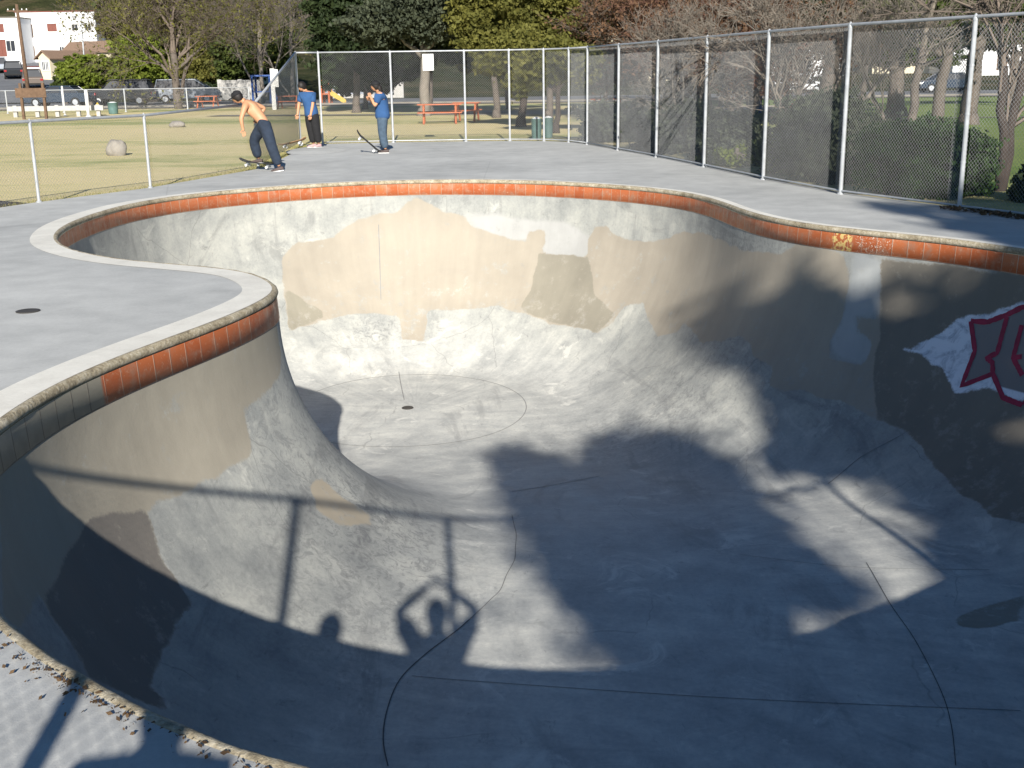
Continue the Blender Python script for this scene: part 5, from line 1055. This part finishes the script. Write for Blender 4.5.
def whitewall(label,px0,px1,Y,h,z0=.0):
    x0,x1=GX(px0,Y),GX(px1,Y); t=empty('boundary_wall',((x0+x1)/2,Y,z0),label,'wall'); hw=(x1-x0)/2
    m=M(); m.box(-hw,hw,-.1,.1,-.1,h); m.build('wall','plaster',t)
    n=max(2,int(2*hw/2.5))
    for i in range(n+1): m=M(); xx=-hw+2*hw*i/n; m.box(xx-.16,xx+.16,-.17,.17,-.1,h+.15); m.build('pier','plaster',t)
    m=M(); m.box(-hw,hw,-.14,.14,h+.002,h+.08); m.build('wall_cap','plaster',t)
whitewall('white garden wall behind the silver pickup',334,402,99,1.35)
whitewall('short white wall beside the blue play frame',221,262,99,1.5)
building('house','red roofed house with cream walls behind the short white wall',GX(214,112),GX(262,112),112,120,1.0,2.6,'cream','redtrim',[(-1,1,.7,.8,'white'),(1.2,1,.7,.8,'white')],cat='house')
for px,Y,lab,wl,rf in ((640,118,'pale house far beyond the play area','cream','brownroof'),(800,125,'white house far beyond the street on the right','stucco','brownroof'),(905,130,'cream house with a brown roof beyond the street','cream','brownroof'),(1000,122,'white house at the far right beyond the street','stucco','redroof')):
    x=GX(px,Y,0); z=float(terr(np.float64(x),np.float64(Y)))
    building('house',lab,x-5,x+5,Y,Y+8,z,z+2.9,wl,rf,[(-3,1.5,1.1,1.,'white'),(0,1.4,.9,1.6,'wood'),(3,1.5,1.1,1.,'white')],flat_roof=False,cat='house',rz=math.radians(90) if px==905 else 0)
# ------------------------------------------------------------------ poles, signs and small things
p=AT(27,80,104); q=AT(17,8,104)
t=empty('utility_pole',(p[0],104,0),'leaning brown timber utility pole in front of the white building','utility pole')
m=M(); m.tube([(0,0,-.3),(q[0]-p[0],0,q[2]+.3)],[.19,.13],10); m.build('pole','wood',t,True)
m=M(); zc=q[2]-.3; m.box(q[0]-p[0]-.9,q[0]-p[0]+.9,-.05,.05,zc,zc+.12); m.build('crossarm','wood',t)
for dx in (-.8,-.3,.4,.8): m=M(); m.lathe([(.05,0),(.06,.05),(.04,.12),(.01,.14)],8,(q[0]-p[0]+dx,0,zc+.122)); m.build('insulator','white',t)
p=AT(84,66,110); q=AT(81,18,110); e=AT(74,16.5,110)
t=empty('street_lamp',(p[0],110,float(terr(np.float64(p[0]),110.))),'slim grey street lamp with a short arm in front of the white building','street lamp')
m=M(); z0=t.location.z; m.tube([(0,0,-.1),(q[0]-p[0],0,q[2]-z0)],[.09,.06],8); m.build('pole','galv',t,True)
m=M(); m.tube([(q[0]-p[0],0,q[2]-z0),((q[0]+e[0])/2-p[0],0,e[2]-z0+.08),(e[0]-p[0],0,e[2]-z0)],.04,6); m.build('arm','galv',t)
m=M(); m.box(e[0]-p[0]-.35,e[0]-p[0]+.1,-.12,.12,e[2]-z0-.08,e[2]-z0+.05); m.build('lamp_head','galv',t,bevel=.03)
Y=59.; xa,xb=GX(24,Y),GX(46.5,Y)
t=empty('park_sign',((xa+xb)/2,Y,-.07),'brown timber park sign on two posts in front of the bronze wagon','sign'); hw=(xb-xa)/2
for s_ in (-1,1): m=M(); m.box(s_*hw-.06,s_*hw+.06,-.06,.06,-.1,1.75); m.build('post','wood',t)
z1,z0=AT(35,88,Y)[2]+.07,AT(35,97.5,Y)[2]+.07; m=M(); m.box(-hw-.25,hw+.15,-.10,-.062,z0,z1); m.build('board','wood',t,bevel=.01)
Y=62.5; xa,xb=GX(8,Y),GX(104,Y)
t=empty('road_barrier',((xa+xb)/2,Y,-.07),'low white painted beam barrier on stub posts between the lawn and the street','barrier'); hw=(xb-xa)/2
m=M(); m.box(-hw,hw,-.05,.05,.30,.56); m.build('beam','plaster',t,bevel=.01)
for px in (15,37,57,78,98): m=M(); x=GX(px,Y)-(xa+xb)/2; m.box(x-.10,x+.10,.052,.22,-.1,.60); m.build('post','plaster',t,bevel=.01)
t=fence('chain_link_fence',[(GX(a,68),68) for a in (-30,8,64,126,188,250)],[1.25]*6,'distant low chain link fence in front of the parked cars on the left',poff=(0,.03),wr=.0022,bottom=False,pr=.04)
def bollard(label,px,Y,h,r,mt,name='post',cat='post'):
    x=GX(px,Y,0); t=empty(name,(x,Y,-.07),label,cat); m=M(); m.tube([(0,0,-.1),(0,0,h)],r,10); m.lathe([(r*1.05,h-.02),(r*1.1,h+.02),(r*.6,h+.06),(.01,h+.07)],10); m.build('pole',mt,t,True); m=M(); m.lathe([(r*1.6,-.05),(r*1.6,.05),(r*1.05,.07)],10); m.build('base',mt,t); return t
bollard('thick white post standing beside the low barrier',88.5,61.5,1.3,.09,'white')
bollard('thin white post left of the thick white post',65,64,1.5,.05,'white')
x=GX(98.5,64,0); t=empty('fire_hydrant',(x,64,-.07),'small yellow fire hydrant at the right end of the white barrier','hydrant')
m=M(); m.lathe([(.16,0),(.16,.05),(.11,.07),(.11,.45),(.14,.46),(.14,.5),(.11,.56),(.05,.62),(.03,.67),(.005,.68)],14); m.build('body','yellow',t,True)
for s_ in (-1,1): m=M(); m.tube([(s_*.09,0,.36),(s_*.19,0,.36)],.06,10); m.build('outlet','yellow',t)
def bin_(label,px,Y,h,r,mt='teal',rim=True):
    x=GX(px,Y,0); t=empty('trash_can',(x,Y,-.07),label,'trash can'); m=M(); m.lathe([(r*.86,0),(r*.92,.04),(r,h*.5),(r*1.02,h-.03),(r*1.08,h-.02),(r*1.08,h),(r*.96,h),(r*.9,h-.12)],18); m.build('barrel',mt,t,True)
    m=M(); m.lathe([(r*.94,h-.06),(r*.8,h+.01),(r*.35,h+.05),(.01,h+.04)],14); m.build('bag','white',t,True)
bin_('teal barrel trash can in front of the black parked car',113.5,66,.62,.27)
bin_('teal barrel trash can by the fence corner left of its twin',536.5,34.6,.60,.15)
bin_('teal barrel trash can by the fence corner right of its twin',548.5,35.2,.60,.13)
def picnic(label,px,Y,L,rz=0.,mt='orange'):
    x=GX(px,Y,0); t=empty('picnic_table',(x,Y,float(terr(np.float64(x),np.float64(Y)))),label,'picnic table',rz)
    m=M(); 
    for k_ in range(4): m.box(-L/2,L/2,-.36+.185*k_,-.20+.185*k_,.72,.76)
    m.build('tabletop',mt,t)
    for s_ in (-1,1):
        m=M(); m.box(-L/2,L/2,s_*.72-.13,s_*.72+.13,.42,.46); m.build('bench_seat',mt,t)
        m=M(); m.tube([(s_*L*.36,-.74,0),(s_*L*.36,-.25,.719)],.045,6); m.tube([(s_*L*.36,.74,0),(s_*L*.36,.25,.719)],.045,6); m.tube([(s_*L*.36,-.72,.38),(s_*L*.36,.72,.38)],.035,6); m.build('leg_frame',mt,t)
picnic('long orange picnic table under the old oak behind the fence sign',440,47.,1.75,.05)
picnic('orange picnic table partly hidden behind a fence post',467,49.,1.1,-.1)
picnic('orange picnic table on the grass left of the young skater',289,72,1.5)
picnic('orange picnic table far behind the shirtless skater',208,76,1.4)
picnic('orange picnic table seen through the second bay of the right fence',607,52,1.5)
# play frames
def playframe(label,px,Y,w_,h,slide,mt='bluep',sl='orange'):
    x=GX(px,Y,0); t=empty('play_frame',(x,Y,float(terr(np.float64(x),np.float64(Y)))),label,'play structure')
    for a in (-w_/2,w_/2):
        for b in (-.6,.6): m=M(); m.tube([(a,b,-.1),(a,b,h)],.07,8); m.build('post',mt,t)
    m=M(); m.box(-w_/2,w_/2,-.6,.6,h*.45,h*.45+.08); m.build('platform',mt,t)
    m=M(); m.box(-w_/2-.1,w_/2+.1,-.7,.7,h+.002,h+.12); m.build('canopy',mt,t,bevel=.02)
    m=M(); m.add([(w_/2,-.35,h*.48),(w_/2,.35,h*.48),(w_/2+slide,.35,.12),(w_/2+slide,-.35,.12),(w_/2,-.35,h*.48-.06),(w_/2,.35,h*.48-.06),(w_/2+slide,.35,.06),(w_/2+slide,-.35,.06)],[(0,1,2,3),(4,7,6,5),(0,4,5,1),(1,5,6,2),(2,6,7,3),(3,7,4,0)])
    for s_ in (-1,1): m.add([(w_/2,s_*.35,h*.48),(w_/2+slide,s_*.35,.12),(w_/2+slide,s_*.35,.32),(w_/2,s_*.35,h*.48+.25)],[(0,1,2,3)])
    m.build('slide',sl,t)
playframe('blue play frame between the two left skaters',264,82,1.2,1.9,.4,sl='bluep')
playframe('orange tower with a yellow slide behind the young skater',327,80,.5,1.5,1.0,mt='orange',sl='yellow')
playframe('blue play frame with an orange slide seen through the right fence',741,54,1.5,2.0,1.7)
p=GX(274.5,70,0); t=empty('post',(p,70,-.07),'tall white board post rising behind the shirtless skater','post')
m=M(); m.box(-.12,.12,-.05,.05,-.1,2.35); m.build('pole','white',t,bevel=.01); m=M(); m.box(.122,.34,-.03,.03,1.3,2.3); m.build('panel','white',t)
# raised concrete lip beside the young skater and the plug in the deck
V=[];F=[];nu=16
m=M(); P_=[]
for j,(r_,zq) in enumerate([(1.,.002),(.8,.03),(.5,.06),(.2,.065),(.0,.066)]):
    for i in range(24): a=2*math.pi*i/24; m.v.append((-4.85+1.25*r_*math.cos(a)*.62,29.9+1.7*r_*math.sin(a),zq))
for j in range(4):
    for i in range(24): m.f.append((j*24+i,j*24+(i+1)%24,(j+1)*24+(i+1)%24,(j+1)*24+i))
o=m.build('deck_mound','deck',None,True); o['kind']='structure'
m=M(); m.lathe([(.095,.002),(.095,.008),(.085,.010),(.01,.010)],20,(-3.95,9.25,0)); tag(m.build('drain_cover','iron',None),'small round metal drain cover set in the deck left of the bowl','drain cover')
print('built',len(bpy.data.objects),'objects in',round(time.time()-T0,1),'s', sum(len(o.data.polygons) for o in bpy.data.objects if o.type=='MESH'))
